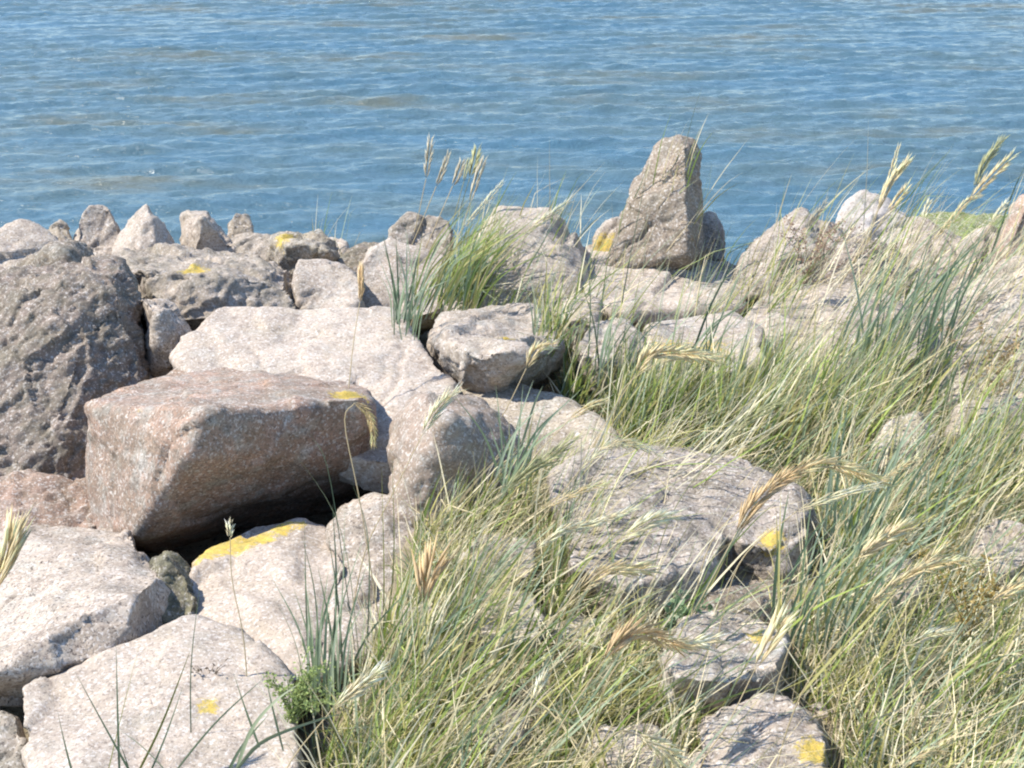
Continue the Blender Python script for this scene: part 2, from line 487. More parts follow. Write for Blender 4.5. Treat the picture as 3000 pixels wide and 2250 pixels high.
rock('stone', 'small dark brown wedge lying at the water line before the domed rock', BROWN,
     [(985, 768), (1027, 722), (1070, 697), (1118, 712), (1120, 760), (1050, 800), (990, 800)], 6.3, 6.15, 0.3, seed=11, algae=0.55, rough=0.5)
rock('boulder', 'domed rock with dark grey crust, a crack and yellow lichen', GREY,
     [(1136, 700), (1150, 670), (1200, 629), (1280, 627), (1318, 652), (1332, 740), (1300, 800), (1140, 800)], 6.3, 6.05, 0.35,
     lichen=[(1225, 705, 6.08, 0.075)], seed=12, algae=0.4, rough=0.5)
rock('boulder', 'smooth pale rock body in front of the domed rock', PALE,
     [(1040, 860), (1048, 790), (1092, 735), (1145, 695), (1190, 715), (1320, 745), (1345, 905), (1150, 930), (1040, 920)], 6.0, 5.6, 0.4, seed=13, algae=0.05)
rock('boulder', 'flat pale block left of the smooth body, above the long light slab', PALE,
     [(862, 790), (870, 756), (950, 755), (1050, 792), (1070, 910), (960, 925), (865, 900)], 5.75, 5.45, 0.4, seed=14, algae=0.1)
rock('boulder', 'large flat-topped triangular pale rock behind the middle tuft of green grass', PALE,
     [(1300, 880), (1350, 725), (1400, 655), (1452, 597), (1610, 606), (1652, 642), (1695, 740), (1722, 805), (1730, 900), (1600, 930), (1320, 930)], 6.05, 5.55, 0.5,
     extra=[(1600, 665, 5.8), (1480, 650, 5.82)], seed=15, algae=0.08)
rock('boulder', 'low pale rock under the foot of the standing stone', PALE,
     [(1680, 770), (1690, 718), (1760, 724), (1900, 752), (2080, 750), (2160, 745), (2215, 800), (2180, 900), (1980, 960), (1740, 900)], 6.05, 5.3, 0.5, seed=16, algae=0.08)
rock('standing_stone', 'tall brown standing stone rising high above the crest against the water', (0.265, 0.21, 0.16),
     [(1770, 790), (1800, 730), (1825, 625), (1862, 545), (1912, 445), (1945, 404), (1990, 393), (2035, 412), (2056, 462), (2056, 610), (2063, 735), (2030, 795)], 6.1, 5.85, 0.32,
     extra=[(2008, 430, 5.93), (2015, 600, 5.78), (2012, 745, 5.7), (1900, 600, 5.86)], seed=17, algae=0.3, rough=0.36, voxel=0.007, amp=0.7, cut=0.25)
rock('stone', 'pale stone with a bright yellow lichen corner, leaning on the standing stone', PALE,
     [(1738, 760), (1745, 700), (1782, 640), (1822, 618), (1850, 660), (1850, 790), (1750, 790)], 6.15, 5.95, 0.25,
     lichen=[(1775, 722, 5.98, 0.10)], seed=18, algae=0.1)
rock('stone', 'narrow upright grey stone just right of the standing stone', GREY,
     [(2048, 770), (2056, 650), (2070, 622), (2092, 622), (2106, 660), (2116, 780)], 6.35, 6.2, 0.2, seed=19, algae=0.2)
rock('boulder', 'pointed triangular rock between the standing stone and upper white rock', (0.38, 0.33, 0.285),
     [(2160, 800), (2203, 726), (2294, 648), (2344, 608), (2372, 620), (2400, 660), (2466, 676), (2500, 760), (2440, 920), (2180, 880)], 6.1, 5.5, 0.45,
     extra=[(2360, 680, 5.82), (2400, 760, 5.68)], seed=20, algae=0.25, rough=0.5)
rock('boulder', 'brightest white rock of the crest, with wheat-like heads crossing it', (0.52, 0.475, 0.44),
     [(2462, 640), (2466, 603), (2488, 576), (2533, 566), (2600, 588), (2660, 635), (2710, 740), (2700, 830), (2480, 830)], 6.3, 5.95, 0.4, seed=21, algae=0.05)
rock('boulder', 'low pink-white rock in front of the green algae-covered shelf', PALE,
     [(2640, 700), (2652, 645), (2705, 650), (2775, 668), (2832, 695), (2870, 800), (2660, 840)], 6.2, 5.9, 0.4, seed=22, algae=0.1)
rock('boulder', 'rounded pale rock below the algae-covered shelf, near the picture edge', PALE,
     [(2810, 770), (2840, 690), (2890, 668), (2950, 684), (3000, 740), (3010, 840), (2830, 850)], 6.1, 5.85, 0.4, seed=23, algae=0.15)
rock('boulder', 'tall pinkish rock cut by the right edge of the picture', PINK,
     [(2945, 700), (2948, 615), (2975, 560), (3060, 540), (3150, 620), (3150, 850), (2960, 800)], 5.9, 5.7, 0.4, seed=24, algae=0.1)

# --- the middle ground
rock('boulder', 'long low rock with pale top, rough dark front and a yellow lichen spot', GREY,
     [(285, 775), (362, 738), (497, 728), (768, 746), (860, 790), (905, 850), (890, 905), (740, 900), (619, 925), (515, 925), (395, 880), (340, 850)], 6.2, 5.25, 0.4,
     extra=[(400, 790, 5.45), (560, 800, 5.35), (780, 830, 5.4)], lichen=[(566, 771, 5.55, 0.085)], seed=25, algae=0.4, rough=0.6, voxel=0.009)
rock('boulder', 'big rough dark grey boulder at the left edge with pitted front', (0.235, 0.19, 0.16),
     [(-150, 900), (-60, 830), (0, 812), (68, 793), (167, 798), (285, 765), (350, 772), (378, 820), (398, 880), (425, 985), (445, 1090), (400, 1180), (330, 1300), (250, 1450), (0, 1480), (-150, 1450)], 5.15, 4.2, 0.5,
     extra=[(60, 835, 4.85), (200, 835, 4.80), (340, 850, 4.78)], seed=26, algae=0.42, rough=0.8, voxel=0.008, amp=1.0)
rock('stone', 'small wedge-shaped pale stone standing beside the big rough boulder', PALE,
     [(398, 868), (434, 862), (513, 875), (522, 934), (560, 985), (545, 1090), (450, 1110), (428, 1025)], 5.0, 4.85, 0.3,
     extra=[(455, 900, 4.80), (480, 970, 4.76)], seed=27, algae=0.1, rough=0.4)
rock('rock_slab', 'long flat speckled light slab, the largest pale surface, behind the pink block', PALE, None, 0, 0,
     hulls=[([(540, 925), (619, 903), (700, 892), (850, 903), (1150, 912), (1235, 1005), (1340, 1125), (1350, 1170), (1240, 1390), (1110, 1400), (800, 1300)], 4.95, 3.88, 0.30, ()),
            ([(492, 1035), (505, 1002), (580, 975), (800, 960), (1000, 1100), (700, 1200), (530, 1085)], 4.80, 4.33, 0.25, ())], seed=28, algae=0.04, rough=0.15, amp=0.7)
rock('boulder', 'big reddish pink block with a flat top and dark undercut front', PINK, None, 0, 0,
     hulls=[([(252, 1180, 4.10), (330, 1148, 4.35), (520, 1082, 4.62), (700, 1047, 4.75), (1000, 1086, 4.65), (1085, 1145, 4.30), (1097, 1185, 4.12), (1095, 1340, 4.06), (560, 1325, 3.68), (400, 1570, 3.80), (253, 1570, 4.0)], 0, 0, 0.10,
             [(600, 1208, 3.72), (880, 1180, 3.88), (1092, 1520, 4.75), (860, 1580, 4.95), (545, 1700, 4.62), (255, 1600, 4.4)]),
            ([(840, 1200), (960, 1172), (1075, 1160), (1092, 1250), (1000, 1300), (880, 1290)], 3.93, 3.98, 0.2, ())],
     lichen=[(1022, 1165, 4.08, 0.075), (1000, 1190, 3.98, 0.03), (385, 1190, 3.9, 0.03)], seed=29, algae=0.28, rough=0.35, amp=0.55, drop=0.02, soft=0, cut=0.2, cracks=1)
rock('boulder', 'low pinkish rock wedged at the left edge below the rough dark boulder', PINK,
     [(-120, 1450), (0, 1415), (45, 1402), (253, 1400), (300, 1500), (253, 1600), (-120, 1620)], 4.15, 3.85, 0.4, seed=30, algae=0.3, rough=0.6)
rock('boulder', 'brownish rounded block behind the tall thin blades, right of the dark undercut', (0.30, 0.235, 0.19),
     [(1140, 1420), (1150, 1250), (1210, 1165), (1290, 1140), (1430, 1165), (1490, 1270), (1525, 1420), (1440, 1500), (1230, 1550), (1150, 1500)], 4.05, 3.60, 0.35,
     extra=[(1300, 1215, 3.66), (1240, 1480, 3.62)], seed=31, algae=0.2, rough=0.45, amp=0.8, cut=0.4, drop=0.02)
rock('rock_slab', 'tan sloping slab behind the brownish rounded block, with a faded yellow mark', TAN,
     [(1300, 1110), (1400, 1098), (1540, 1122), (1660, 1180), (1790, 1250), (1830, 1300), (1700, 1420), (1480, 1440), (1400, 1250)], 4.6, 3.85, 0.3,
     lichen=[(1445, 1205, 4.25, 0.05)], seed=32, algae=0.1, rough=0.2, amp=0.8)
rock('boulder', 'flat-topped pale block with a dark broken front, centre of the grass tufts', PALE,
     [(1262, 1000), (1285, 915), (1400, 895), (1580, 896), (1648, 970), (1655, 1010), (1560, 1090), (1430, 1102), (1340, 1088)], 5.15, 4.4, 0.35,
     extra=[(1330, 1010, 4.48), (1420, 1040, 4.36), (1590, 1020, 4.45)], lichen=[(1478, 992, 4.6, 0.05)], seed=33, algae=0.25, rough=0.45)
rock('stone', 'little pale stone tucked right behind the flat-topped block', PALE,
     [(1640, 910), (1665, 880), (1715, 868), (1760, 890), (1755, 940), (1690, 960)], 5.3, 5.1, 0.2, seed=34)
rock('rock_slab', 'pale slab with a wide band of yellow lichen behind the green grass', PALE,
     [(1850, 1010), (1900, 950), (2010, 925), (2150, 905), (2240, 960), (2240, 1080), (2080, 1120), (1880, 1100)], 5.1, 4.5, 0.35,
     lichen=[(1960, 975, 4.75, 0.13), (2090, 965, 4.75, 0.13), (2030, 1000, 4.7, 0.12)], seed=35, algae=0.08, amp=0.7)
rock('boulder', 'broad pale rock seen through the upper right grasses', PALE,
     [(2150, 960), (2230, 860), (2400, 830), (2560, 850), (2620, 950), (2560, 1080), (2250, 1080)], 5.5, 4.8, 0.4, seed=36, algae=0.2)
rock('boulder', 'brown crumbling rock right of the pointed triangular rock', (0.30, 0.25, 0.215),
     [(2390, 800), (2430, 700), (2520, 690), (2640, 760), (2680, 860), (2540, 940), (2400, 900)], 5.75, 5.35, 0.4, seed=37, algae=0.3, rough=0.7)
rock('boulder', 'large grey-pink rock behind leaning blades near the right edge', PALE,
     [(2700, 1050), (2740, 900), (2860, 800), (2990, 770), (3180, 800), (3180, 1180), (2960, 1230), (2760, 1180)], 5.3, 4.6, 0.5,
     lichen=[(2860, 1085, 4.75, 0.05)], seed=38, algae=0.15, rough=0.4)
rock('boulder', 'grey-brown rock between the broad pale rock and right edge', GREY,
     [(2600, 880), (2650, 790), (2760, 775), (2860, 830), (2870, 950), (2700, 980)], 5.7, 5.3, 0.35, seed=39, algae=0.2, rough=0.4)

# --- the foreground
rock('boulder', 'pale speckled boulder at the left edge below the pink block', PALE,
     [(-120, 1620), (0, 1558), (60, 1541), (190, 1562), (240, 1545), (385, 1550), (432, 1592), (450, 1650), (498, 1700), (505, 1820), (420, 1870), (300, 1925), (80, 1985), (-120, 2000)], 3.75, 2.85, 0.3,
     extra=[(425, 1770, 2.98), (340, 1858, 2.85), (485, 1700, 3.20)], seed=40, algae=0.08, rough=0.25, amp=0.8)
rock('stone', 'small mossy olive stone in the dark gap between two pale boulders', (0.24, 0.22, 0.14),
     [(450, 1640), (500, 1620), (545, 1680), (592, 1770), (580, 1850), (500, 1880), (455, 1800)], 3.35, 3.15, 0.3, seed=41, algae=0.7, rough=0.7)
rock('boulder', 'pale boulder with a thick yellow lichen rim along its upper edge', PALE,
     [(548, 1700), (560, 1655), (585, 1625), (624, 1603), (787, 1548), (882, 1508), (960, 1527), (1010, 1560), (1040, 1750), (980, 1960), (750, 2020), (600, 1900), (545, 1800)], 3.75, 2.85, 0.25,
     lichen=[(600, 1632, 3.55, 0.06), (650, 1620, 3.58, 0.075), (705, 1602, 3.6, 0.075), (760, 1580, 3.63, 0.06), (820, 1548, 3.68, 0.045), (870, 1522, 3.7, 0.035)], seed=42, algae=0.05, rough=0.2, amp=0.8)
rock('boulder', 'pale upright rock behind the tall vertical blades', PALE,
     [(960, 1560), (1010, 1483), (1100, 1462), (1195, 1466), (1260, 1560), (1240, 1880), (960, 1960)], 3.75, 2.95, 0.3, seed=43, algae=0.15)
rock('rock_slab', 'wide pale pinkish slab at the bottom left corner', PALE,
     [(62, 1985), (150, 1945), (300, 1912), (420, 1862), (570, 1812), (720, 1850), (860, 1990), (900, 2400), (60, 2450)], 3.05, 2.25, 0.3,
     lichen=[(612, 2056, 2.69, 0.032)], seed=44, algae=0.1, rough=0.2, amp=0.7)
rock('stone', 'small grey stone in the dark hole at the bottom left edge', GREY,
     [(-80, 2110), (0, 2070), (50, 2090), (70, 2200), (70, 2330), (-80, 2330)], 2.75, 2.6, 0.2, seed=45, algae=0.4)
rock('boulder', 'broad grey-brown broken boulder in the grass, orange lichen at its corner', (0.385, 0.335, 0.295), None, 0, 0,
     hulls=[([(1620, 1380), (1750, 1310), (1900, 1278), (2080, 1290), (2165, 1345), (2200, 1480), (2120, 1560), (1900, 1640), (1640, 1560)], 3.80, 3.20, 0.35, ()),
            ([(2060, 1310), (2165, 1350), (2250, 1402), (2352, 1470), (2370, 1560), (2330, 1640), (2180, 1590), (2060, 1500)], 3.68, 3.22, 0.3, ()),
            ([(1700, 1500), (2000, 1480), (2130, 1560), (2080, 1690), (1850, 1740), (1650, 1640)], 3.4, 3.02, 0.3, ())], drop=0.26,
     lichen=[(2262, 1590, 3.32, 0.045), (2235, 1625, 3.4, 0.04)], seed=46, algae=0.3, rough=0.55, amp=0.85, cut=1.4)
rock('boulder', 'low brown rock with dark hollow beneath the broad broken boulder', BROWN,
     [(1960, 1780), (2060, 1720), (2200, 1690), (2320, 1720), (2340, 1790), (2200, 1850), (2000, 1850)], 3.25, 3.0, 0.3,
     lichen=[(2245, 1700, 3.14, 0.035)], seed=47, algae=0.4, rough=0.7)
rock('stone', 'grey-lilac stone with an orange lichen edge, lower middle of the grass', GREY,
     [(1940, 1900), (2000, 1815), (2110, 1795), (2230, 1815), (2310, 1870), (2290, 1960), (2130, 2000), (1980, 1980)], 2.86, 2.6, 0.25,
     lichen=[(2225, 1832, 2.80, 0.05)], seed=48, algae=0.15, rough=0.45, drop=0.3)
rock('stone', 'rounded pale stone near the bottom edge with yellow lichen at one side', PALE,
     [(2030, 2130), (2100, 2055), (2210, 2018), (2310, 2030), (2400, 2110), (2430, 2190), (2400, 2300), (2080, 2330)], 2.56, 2.28, 0.25,
     lichen=[(2385, 2205, 2.40, 0.04)], seed=49, algae=0.12, rough=0.45, drop=0.3)
rock('stone', 'pale stone half buried in the grass below the long straw heads', TAN,
     [(1370, 1800), (1400, 1745), (1480, 1720), (1560, 1740), (1600, 1810), (1560, 1880), (1400, 1880)], 3.10, 2.9, 0.2, seed=50, algae=0.15)
rock('boulder', 'pale broken rock among straw stalks below the brown crumbling rock', PALE,
     [(2420, 1010), (2470, 900), (2600, 880), (2720, 930), (2740, 1040), (2600, 1120), (2450, 1100)], 5.0, 4.6, 0.35, seed=60, algae=0.2, rough=0.5)
rock('boulder', 'cream rock low behind blades, below the large grey-pink rock', PALE,
     [(2780, 1300), (2820, 1180), (2960, 1150), (3100, 1190), (3100, 1380), (2900, 1420)], 4.2, 3.85, 0.3, seed=61, algae=0.2, rough=0.5)
rock('stone', 'little flat pale stone where grass thins right of the dark green clump', TAN,
     [(2560, 1290), (2600, 1230), (2690, 1220), (2740, 1280), (2700, 1340), (2600, 1350)], 3.95, 3.8, 0.2, seed=62, algae=0.2, rough=0.4)
rock('stone', 'broken pale stone between the triangular rock and standing stone, in shade of blades', PALE,
     [(1700, 1010), (1740, 940), (1840, 930), (1890, 1000), (1850, 1070), (1740, 1080)], 4.85, 4.6, 0.25, seed=63, algae=0.2, rough=0.5)
rock('stone', 'greyish stone in the mixed grass below the brownish rounded block', GREY,
     [(1330, 1640), (1370, 1570), (1470, 1550), (1560, 1590), (1570, 1680), (1450, 1720)], 3.35, 3.15, 0.25, seed=67, algae=0.3, rough=0.5)
def turf_stone(label, cx, cy, w, h, Y, tint, seed):
    a = [(-1, 0.1), (-0.75, -0.6), (-0.1, -1), (0.6, -0.8), (1, -0.1), (0.8, 0.7), (0.1, 1), (-0.7, 0.8)]
    rg = random.Random(seed)
    rock('stone', label, tint, [(cx + x * w * rg.uniform(0.85, 1.15), cy + y * h * rg.uniform(0.85, 1.15)) for x, y in a], Y + 0.20, Y + 0.03, 0.2, seed=seed, algae=0.15, rough=0.4, drop=0.2)
turf_stone('flat pale stone sunk in turf at the bottom edge, left of the rounded stone', 1860, 2190, 110, 70, 2.38, PALE, 70)
turf_stone('flat tan stone under straw stalks, just below the low pale head', 1700, 1850, 95, 60, 2.88, TAN, 71)
turf_stone('small pale stone amid blue-green blades under the tan fluffy head', 2620, 1700, 80, 60, 3.05, PALE, 72)
turf_stone('pale stone at the right edge in dry tangled turf', 2940, 1600, 100, 75, 3.15, PALE, 73)
turf_stone('low pale stone peeping through short turf near the bottom right corner', 2720, 2080, 85, 45, 2.50, TAN, 74)
turf_stone('pale stone beside the foot of the tall nearly vertical blades', 1230, 1830, 95, 80, 2.92, PALE, 75)
turf_stone('grey stone in tangled grass at the bottom, under fine pale blades', 1450, 2130, 85, 50, 2.48, GREY, 76)
# beside the picture, so the shore goes on
rock('boulder', 'rough pale boulder beyond the left edge', PALE, [(-900, 1100), (-700, 980), (-400, 960), (-210, 1080), (-200, 1400), (-500, 1500), (-880, 1400)], 4.8, 4.2, 0.5, seed=52, rough=0.5, algae=0.3)
rock('boulder', 'pale slab beyond the bottom left edge', PALE, [(-900, 1700), (-600, 1600), (-200, 1620), (-150, 1900), (-300, 2100), (-900, 2100)], 3.6, 2.8, 0.4, seed=53, rough=0.3, algae=0.2)
rock('boulder', 'crest boulder beyond the left edge', GREY, [(-500, 850), (-430, 680), (-250, 640), (-90, 700), (-100, 880), (-450, 900)], 6.3, 5.9, 0.5, seed=54, rough=0.5, algae=0.3)
rock('boulder', 'crest boulder beyond the right edge', PALE, [(3180, 900), (3200, 700), (3350, 640), (3550, 700), (3600, 950), (3300, 1000)], 5.9, 5.4, 0.5, seed=55, rough=0.4, algae=0.2)

rock('boulder', 'wide pale boulder further along the crest beyond the right edge', PALE, [(3620, 950), (3680, 720), (3850, 640), (4050, 700), (4150, 950), (3850, 1040)], 5.9, 5.3, 0.5, seed=57, rough=0.4, algae=0.2)
rock('boulder', 'brown boulder furthest along the crest beyond the right edge', BROWN, [(4180, 980), (4230, 740), (4400, 660), (4600, 730), (4700, 1000), (4400, 1060)], 5.9, 5.3, 0.5, seed=58, rough=0.5, algae=0.3)
rock('boulder', 'second crest boulder beyond the left edge, paler and taller', PALE, [(-1050, 900), (-980, 700), (-780, 620), (-560, 700), (-530, 900), (-800, 980)], 6.2, 5.8, 0.5, seed=59, rough=0.4, algae=0.2)
# the algae-green shelf lower down the shore
rock('rock_shelf', 'flat shelf covered in bright green algae, at the water beyond the crest', (0.115, 0.165, 0.02),
     [(2660, 668), (2700, 628), (2800, 618), (2930, 626), (3100, 640), (3150, 720), (2700, 730)], 8.9, 7.9, 0.9, seed=56, algae=0.0, rough=0.3, amp=0.8)

RV = np.concatenate(ROCK_VERTS); RF = np.concatenate(ROCK_TRIS)
BVH = BVHTree.FromPolygons(RV.tolist(), RF.tolist(), epsilon=0.0)

def rubble():
    rg = np.random.default_rng(77)
    V, F, off = [], [], 0
    tries = 0; cnt = 0
    while cnt < 900 and tries < 60000:
        tries += 1
        x, y = rg.uniform(-2.3, 2.6), rg.uniform(1.9, 7.0)
        if x > 0.0 and rg.random() < 0.75: continue
        z = float(ground_z(np.array([x]), np.array([y]))[0])
        hit = BVH.ray_cast(Vector((x, y, 2.0)), Vector((0, 0, -1)))
        if hit[0] is not None and hit[0].z > z: continue
        if z > -0.13 and x < 0.2 or z > 0.02: continue
        r0 = 0.006 * (1 + 3.5 * rg.random() ** 3)
        p = rg.normal(0, 1, (14, 3)); p /= np.linalg.norm(p, axis=1)[:, None]
        p *= np.array([1, rg.uniform(0.6, 1), rg.uniform(0.45, 0.8)]) * r0
        tb = bmesh.new()
        for q in p: tb.verts.new(q + np.array([x, y, z + r0 * 0.25]))
        h = bmesh.ops.convex_hull(tb, input=tb.verts)
        tb.verts.index_update()
        V.append(np.array([v.co[:] for v in tb.verts])); F.append(np.array([[v.index for v in f.verts] for f in tb.faces if len(f.verts) == 3]) + off)
        off += len(tb.verts); tb.free(); cnt += 1
    n = off
    me = mesh_np('rubble', np.concatenate(V), np.concatenate(F), M_ROCK, smooth=False, attrs={'lichen': np.zeros(n), 'algae': np.full(n, 0.2), 'rough': np.full(n, 0.3)})
    o = link('rubble', me); o.color = (0.36, 0.31, 0.26, 1)
    tag(o, 'loose stone chips and gravel lying in the gaps between the boulders', kind='stuff')
rubble()

# ------------------------------------------------------------------ grass
C_BLUE = np.array([(0.235, 0.30, 0.185), (0.30, 0.36, 0.245), (0.175, 0.235, 0.135)])
C_GREEN = np.array([(0.21, 0.285, 0.060), (0.27, 0.335, 0.085), (0.14, 0.20, 0.045)])
C_OLIVE = np.array([(0.36, 0.34, 0.12), (0.42, 0.39, 0.16), (0.29, 0.28, 0.095)])
C_STRAW = np.array([(0.60, 0.53, 0.34), (0.50, 0.43, 0.27), (0.68, 0.62, 0.43), (0.62, 0.58, 0.43)])

def in_poly(px, py, poly):
    r = np.zeros(len(px), dtype=bool)
    n = len(poly)
    for i in range(n):
        x1, y1 = poly[i]; x2, y2 = poly[(i + 1) % n]
        c = ((y1 > py) != (y2 > py)) & (px < (x2 - x1) * (py - y1) / (y2 - y1 + 1e-9) + x1)
        r ^= c
    return r

def blades(base, length, width, lean, azim, bend, cols, seg=5, tipcol=None, seed=0, kink=0.0):
    """ribbons: base (n,3); lean from vertical at the root, bend added towards the tip; azim heading of the lean"""
    n = len(base)
    rg = np.random.default_rng(seed)
    t = np.linspace(0, 1, seg + 1)
    pos = np.zeros((n, seg + 1, 3)); pos[:, 0] = base
    az = azim.copy()
    tw = rg.uniform(-1.3, 1.3, n)                      # which way the flat of the blade looks
    out_v = np.zeros((n, seg + 1, 2, 3))
    kd = rg.normal(0, 1, (n, seg + 1)) * kink
    fold = np.where(rg.random(n) < 0.14, rg.integers(2, seg + 1, n), 99)
    fa = rg.uniform(0.5, 1.5, n)
    for k in range(seg + 1):
        th = lean + bend * t[k] ** 1.6 + kd[:, k] + fa * (k >= fold)
        a = az + kd[:, k] * 0.6
        d = np.stack([np.sin(th) * np.cos(a), np.sin(th) * np.sin(a), np.cos(th)], -1)
        if k: pos[:, k] = pos[:, k - 1] + d * (length / seg)[:, None]
        side = np.cross(d, np.array([0.0, 0.0, 1.0])); side /= (np.linalg.norm(side, axis=1)[:, None] + 1e-6)
        nrm = np.cross(side, d)
        s = side * np.cos(tw)[:, None] + nrm * np.sin(tw)[:, None]
        w = width * (0.55 + 0.45 * min(1, t[k] * 5)) * (1 - t[k] ** 2.2) + 0.0002
        out_v[:, k, 0] = pos[:, k] - s * (w / 2)[:, None]
        out_v[:, k, 1] = pos[:, k] + s * (w / 2)[:, None]
    V = out_v.reshape(-1, 3)
    b = (np.arange(n) * (seg + 1) * 2)[:, None] + (np.arange(seg) * 2)[None]
    b = b.ravel()
    F = np.stack([b, b + 1, b + 3, b + 2], -1)
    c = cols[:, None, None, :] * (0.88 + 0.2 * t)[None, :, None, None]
    if tipcol is not None:
        m = (np.clip((t - 0.6) / 0.4, 0, 1))[None, :, None, None] * tipcol[:, None, None, None]
        c = c * (1 - m) + np.array([0.40, 0.34, 0.20]) * m
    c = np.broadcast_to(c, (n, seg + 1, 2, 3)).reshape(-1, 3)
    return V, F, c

def pick_cols(n, mix, seed):
    rg = np.random.default_rng(seed)
    pal = [C_BLUE, C_GREEN, C_OLIVE, C_STRAW]
    ch = rg.choice(4, n, p=np.array(mix) / sum(mix))
    c = np.zeros((n, 3))
    for i, pl in enumerate(pal):
        m = ch == i
        c[m] = pl[rg.integers(0, len(pl), m.sum())]
    c *= rg.uniform(0.68, 1.38, (n, 1))
    return c, ch

# open patches in front of stones that stay in view
CLEAR = [[(1950, 1960), (2350, 1960), (2330, 2120), (1980, 2120)], [(2020, 2240), (2430, 2200), (2450, 2800), (1950, 2800)], [(1750, 1600), (2350, 1580), (2400, 1740), (1750, 1830)]]
def scatter(poly, n, z=None, clump=0.0, seed=0, clear=True, onrock=False):
    """roots on the ground inside a picture-space polygon of root positions, kept off the rocks"""
    rg = np.random.default_rng(seed)
    ws = [PZ(min(max(p[0], -200), 5600), p[1], -0.05) for p in poly]
    x0, x1 = min(w.x for w in ws), max(w.x for w in ws); y0, y1 = min(w.y for w in ws), max(w.y for w in ws)
    pts = []
    cnt = 0; tries = 0
    while cnt < n and tries < 60:
        tries += 1
        m = max(2000, n)
        x = rg.uniform(x0, x1, m); y = rg.uniform(y0, y1, m)
        if clump > 0:
            q = fbm(np.stack([x * 4.5, y * 4.5, x * 0], -1), 2, seed + 3)
            keep = rg.random(m) < np.clip(0.5 + q * clump * 2.2, 0.04, 1)
            x, y = x[keep], y[keep]
        zz = ground_z(x, y)
        px, py = project(x, y, zz)
        k = in_poly(px, py, poly)
        for ex in (CLEAR if clear else []): k &= ~(in_poly(px, py, ex) & (rg.random(len(px)) < 0.9))
        x, y, zz = x[k], y[k], zz[k]
        for a, b, c in zip(x, y, zz):
            hit = BVH.ray_cast(Vector((a, b, 2.0)), Vector((0, 0, -1)))
            if hit[0] is not None and hit[0].z > c - 0.02:
                if not onrock or hit[1].z < 0.2: continue
                c = hit[0].z - 0.02
            pts.append((a, b, c - 0.015)); cnt += 1
            if cnt >= n: break
    return np.array(pts) if pts else np.zeros((0, 3))

WIND = R(12)   # heading the wind pushes the blades: to the right and a little away
def field(poly, n, ln, wd, mix, lean=(0.25, 0.7), bend=(0.2, 0.9), spread=0.7, clump=0.0, seed=0, seg=5, kink=0.05, onrock=False):
    b = scatter(poly, n, clump=clump, seed=seed, clear=ln[1] > 0.25, onrock=onrock)
    n = len(b)
    if n == 0: return None
    rg = np.random.default_rng(seed + 100)
    L = rg.uniform(ln[0], ln[1], n); W = rg.uniform(wd[0], wd[1], n)
    le = rg.uniform(lean[0], lean[1], n); be = rg.uniform(bend[0], bend[1], n)
    az = WIND + rg.normal(0, spread, n)
    c, ch = pick_cols(n, mix, seed + 5)
    tip = (rg.random(n) < 0.45) * rg.uniform(0.3, 1, n)
    return blades(b, L, W, le, az, be, c, seg, tip, seed + 9, kink)

def merge(name, parts, mat, **kw):
    parts = [p for p in parts if p is not None]
    V, F, Cc, off = [], [], [], 0
    for v, f, c in parts:
        V.append(v); F.append(f + off); Cc.append(c); off += len(v)
    me = mesh_np(name, np.concatenate(V), np.concatenate(F), mat, colors=np.concatenate(Cc))
    o = link(name, me)
    return tag(o, **kw)

POLY_MEADOW = [(900, 2700), (880, 2250), (1000, 2060), (1200, 1990), (1350, 1860), (1600, 1720), (1980, 1700), (2350, 1760), (2400, 1500), (2300, 1350), (2500, 1200), (3300, 1150), (3300, 2700)]
POLY_FRONT = [(900, 3000), (880, 2250), (1000, 2080), (1250, 1960), (1500, 1850), (2000, 1800), (3300, 1700), (3300, 3000)]
POLY_RIGHT = [(2050, 1330), (2200, 1180), (2500, 1160), (2700, 1300), (3300, 1280), (3300, 1800), (2420, 1800), (2380, 1500), (2250, 1370)]
POLY_G3 = [(1570, 1130), (1640, 1060), (1880, 1080), (2250, 1080), (2300, 1250), (2080, 1320), (1850, 1290), (1700, 1200)]
POLY_G2 = [(1150, 935), (1230, 900), (1300, 900), (1350, 1090), (1450, 1110), (1330, 1120), (1240, 1040)]
POLY_G2B = [(1230, 890), (1500, 880), (1700, 890), (1700, 905), (1500, 900), (1240, 925)]
POLY_G5 = [(1200, 1740), (1350, 1690), (1620, 1660), (1700, 1780), (1500, 1900), (1200, 1950), (1020, 2010), (1060, 1880)]
POLY_MID = [(1200, 1560), (1500, 1440), (1660, 1480), (1700, 1700), (1350, 1760), (1200, 1760)]
POLY_SIDE = [(3300, 1150), (5600, 1150), (5600, 3000), (3300, 3000)]
POLY_UP = [(2100, 1040), (2300, 960), (2600, 900), (3300, 880), (3300, 1280), (2700, 1250), (2300, 1150)]

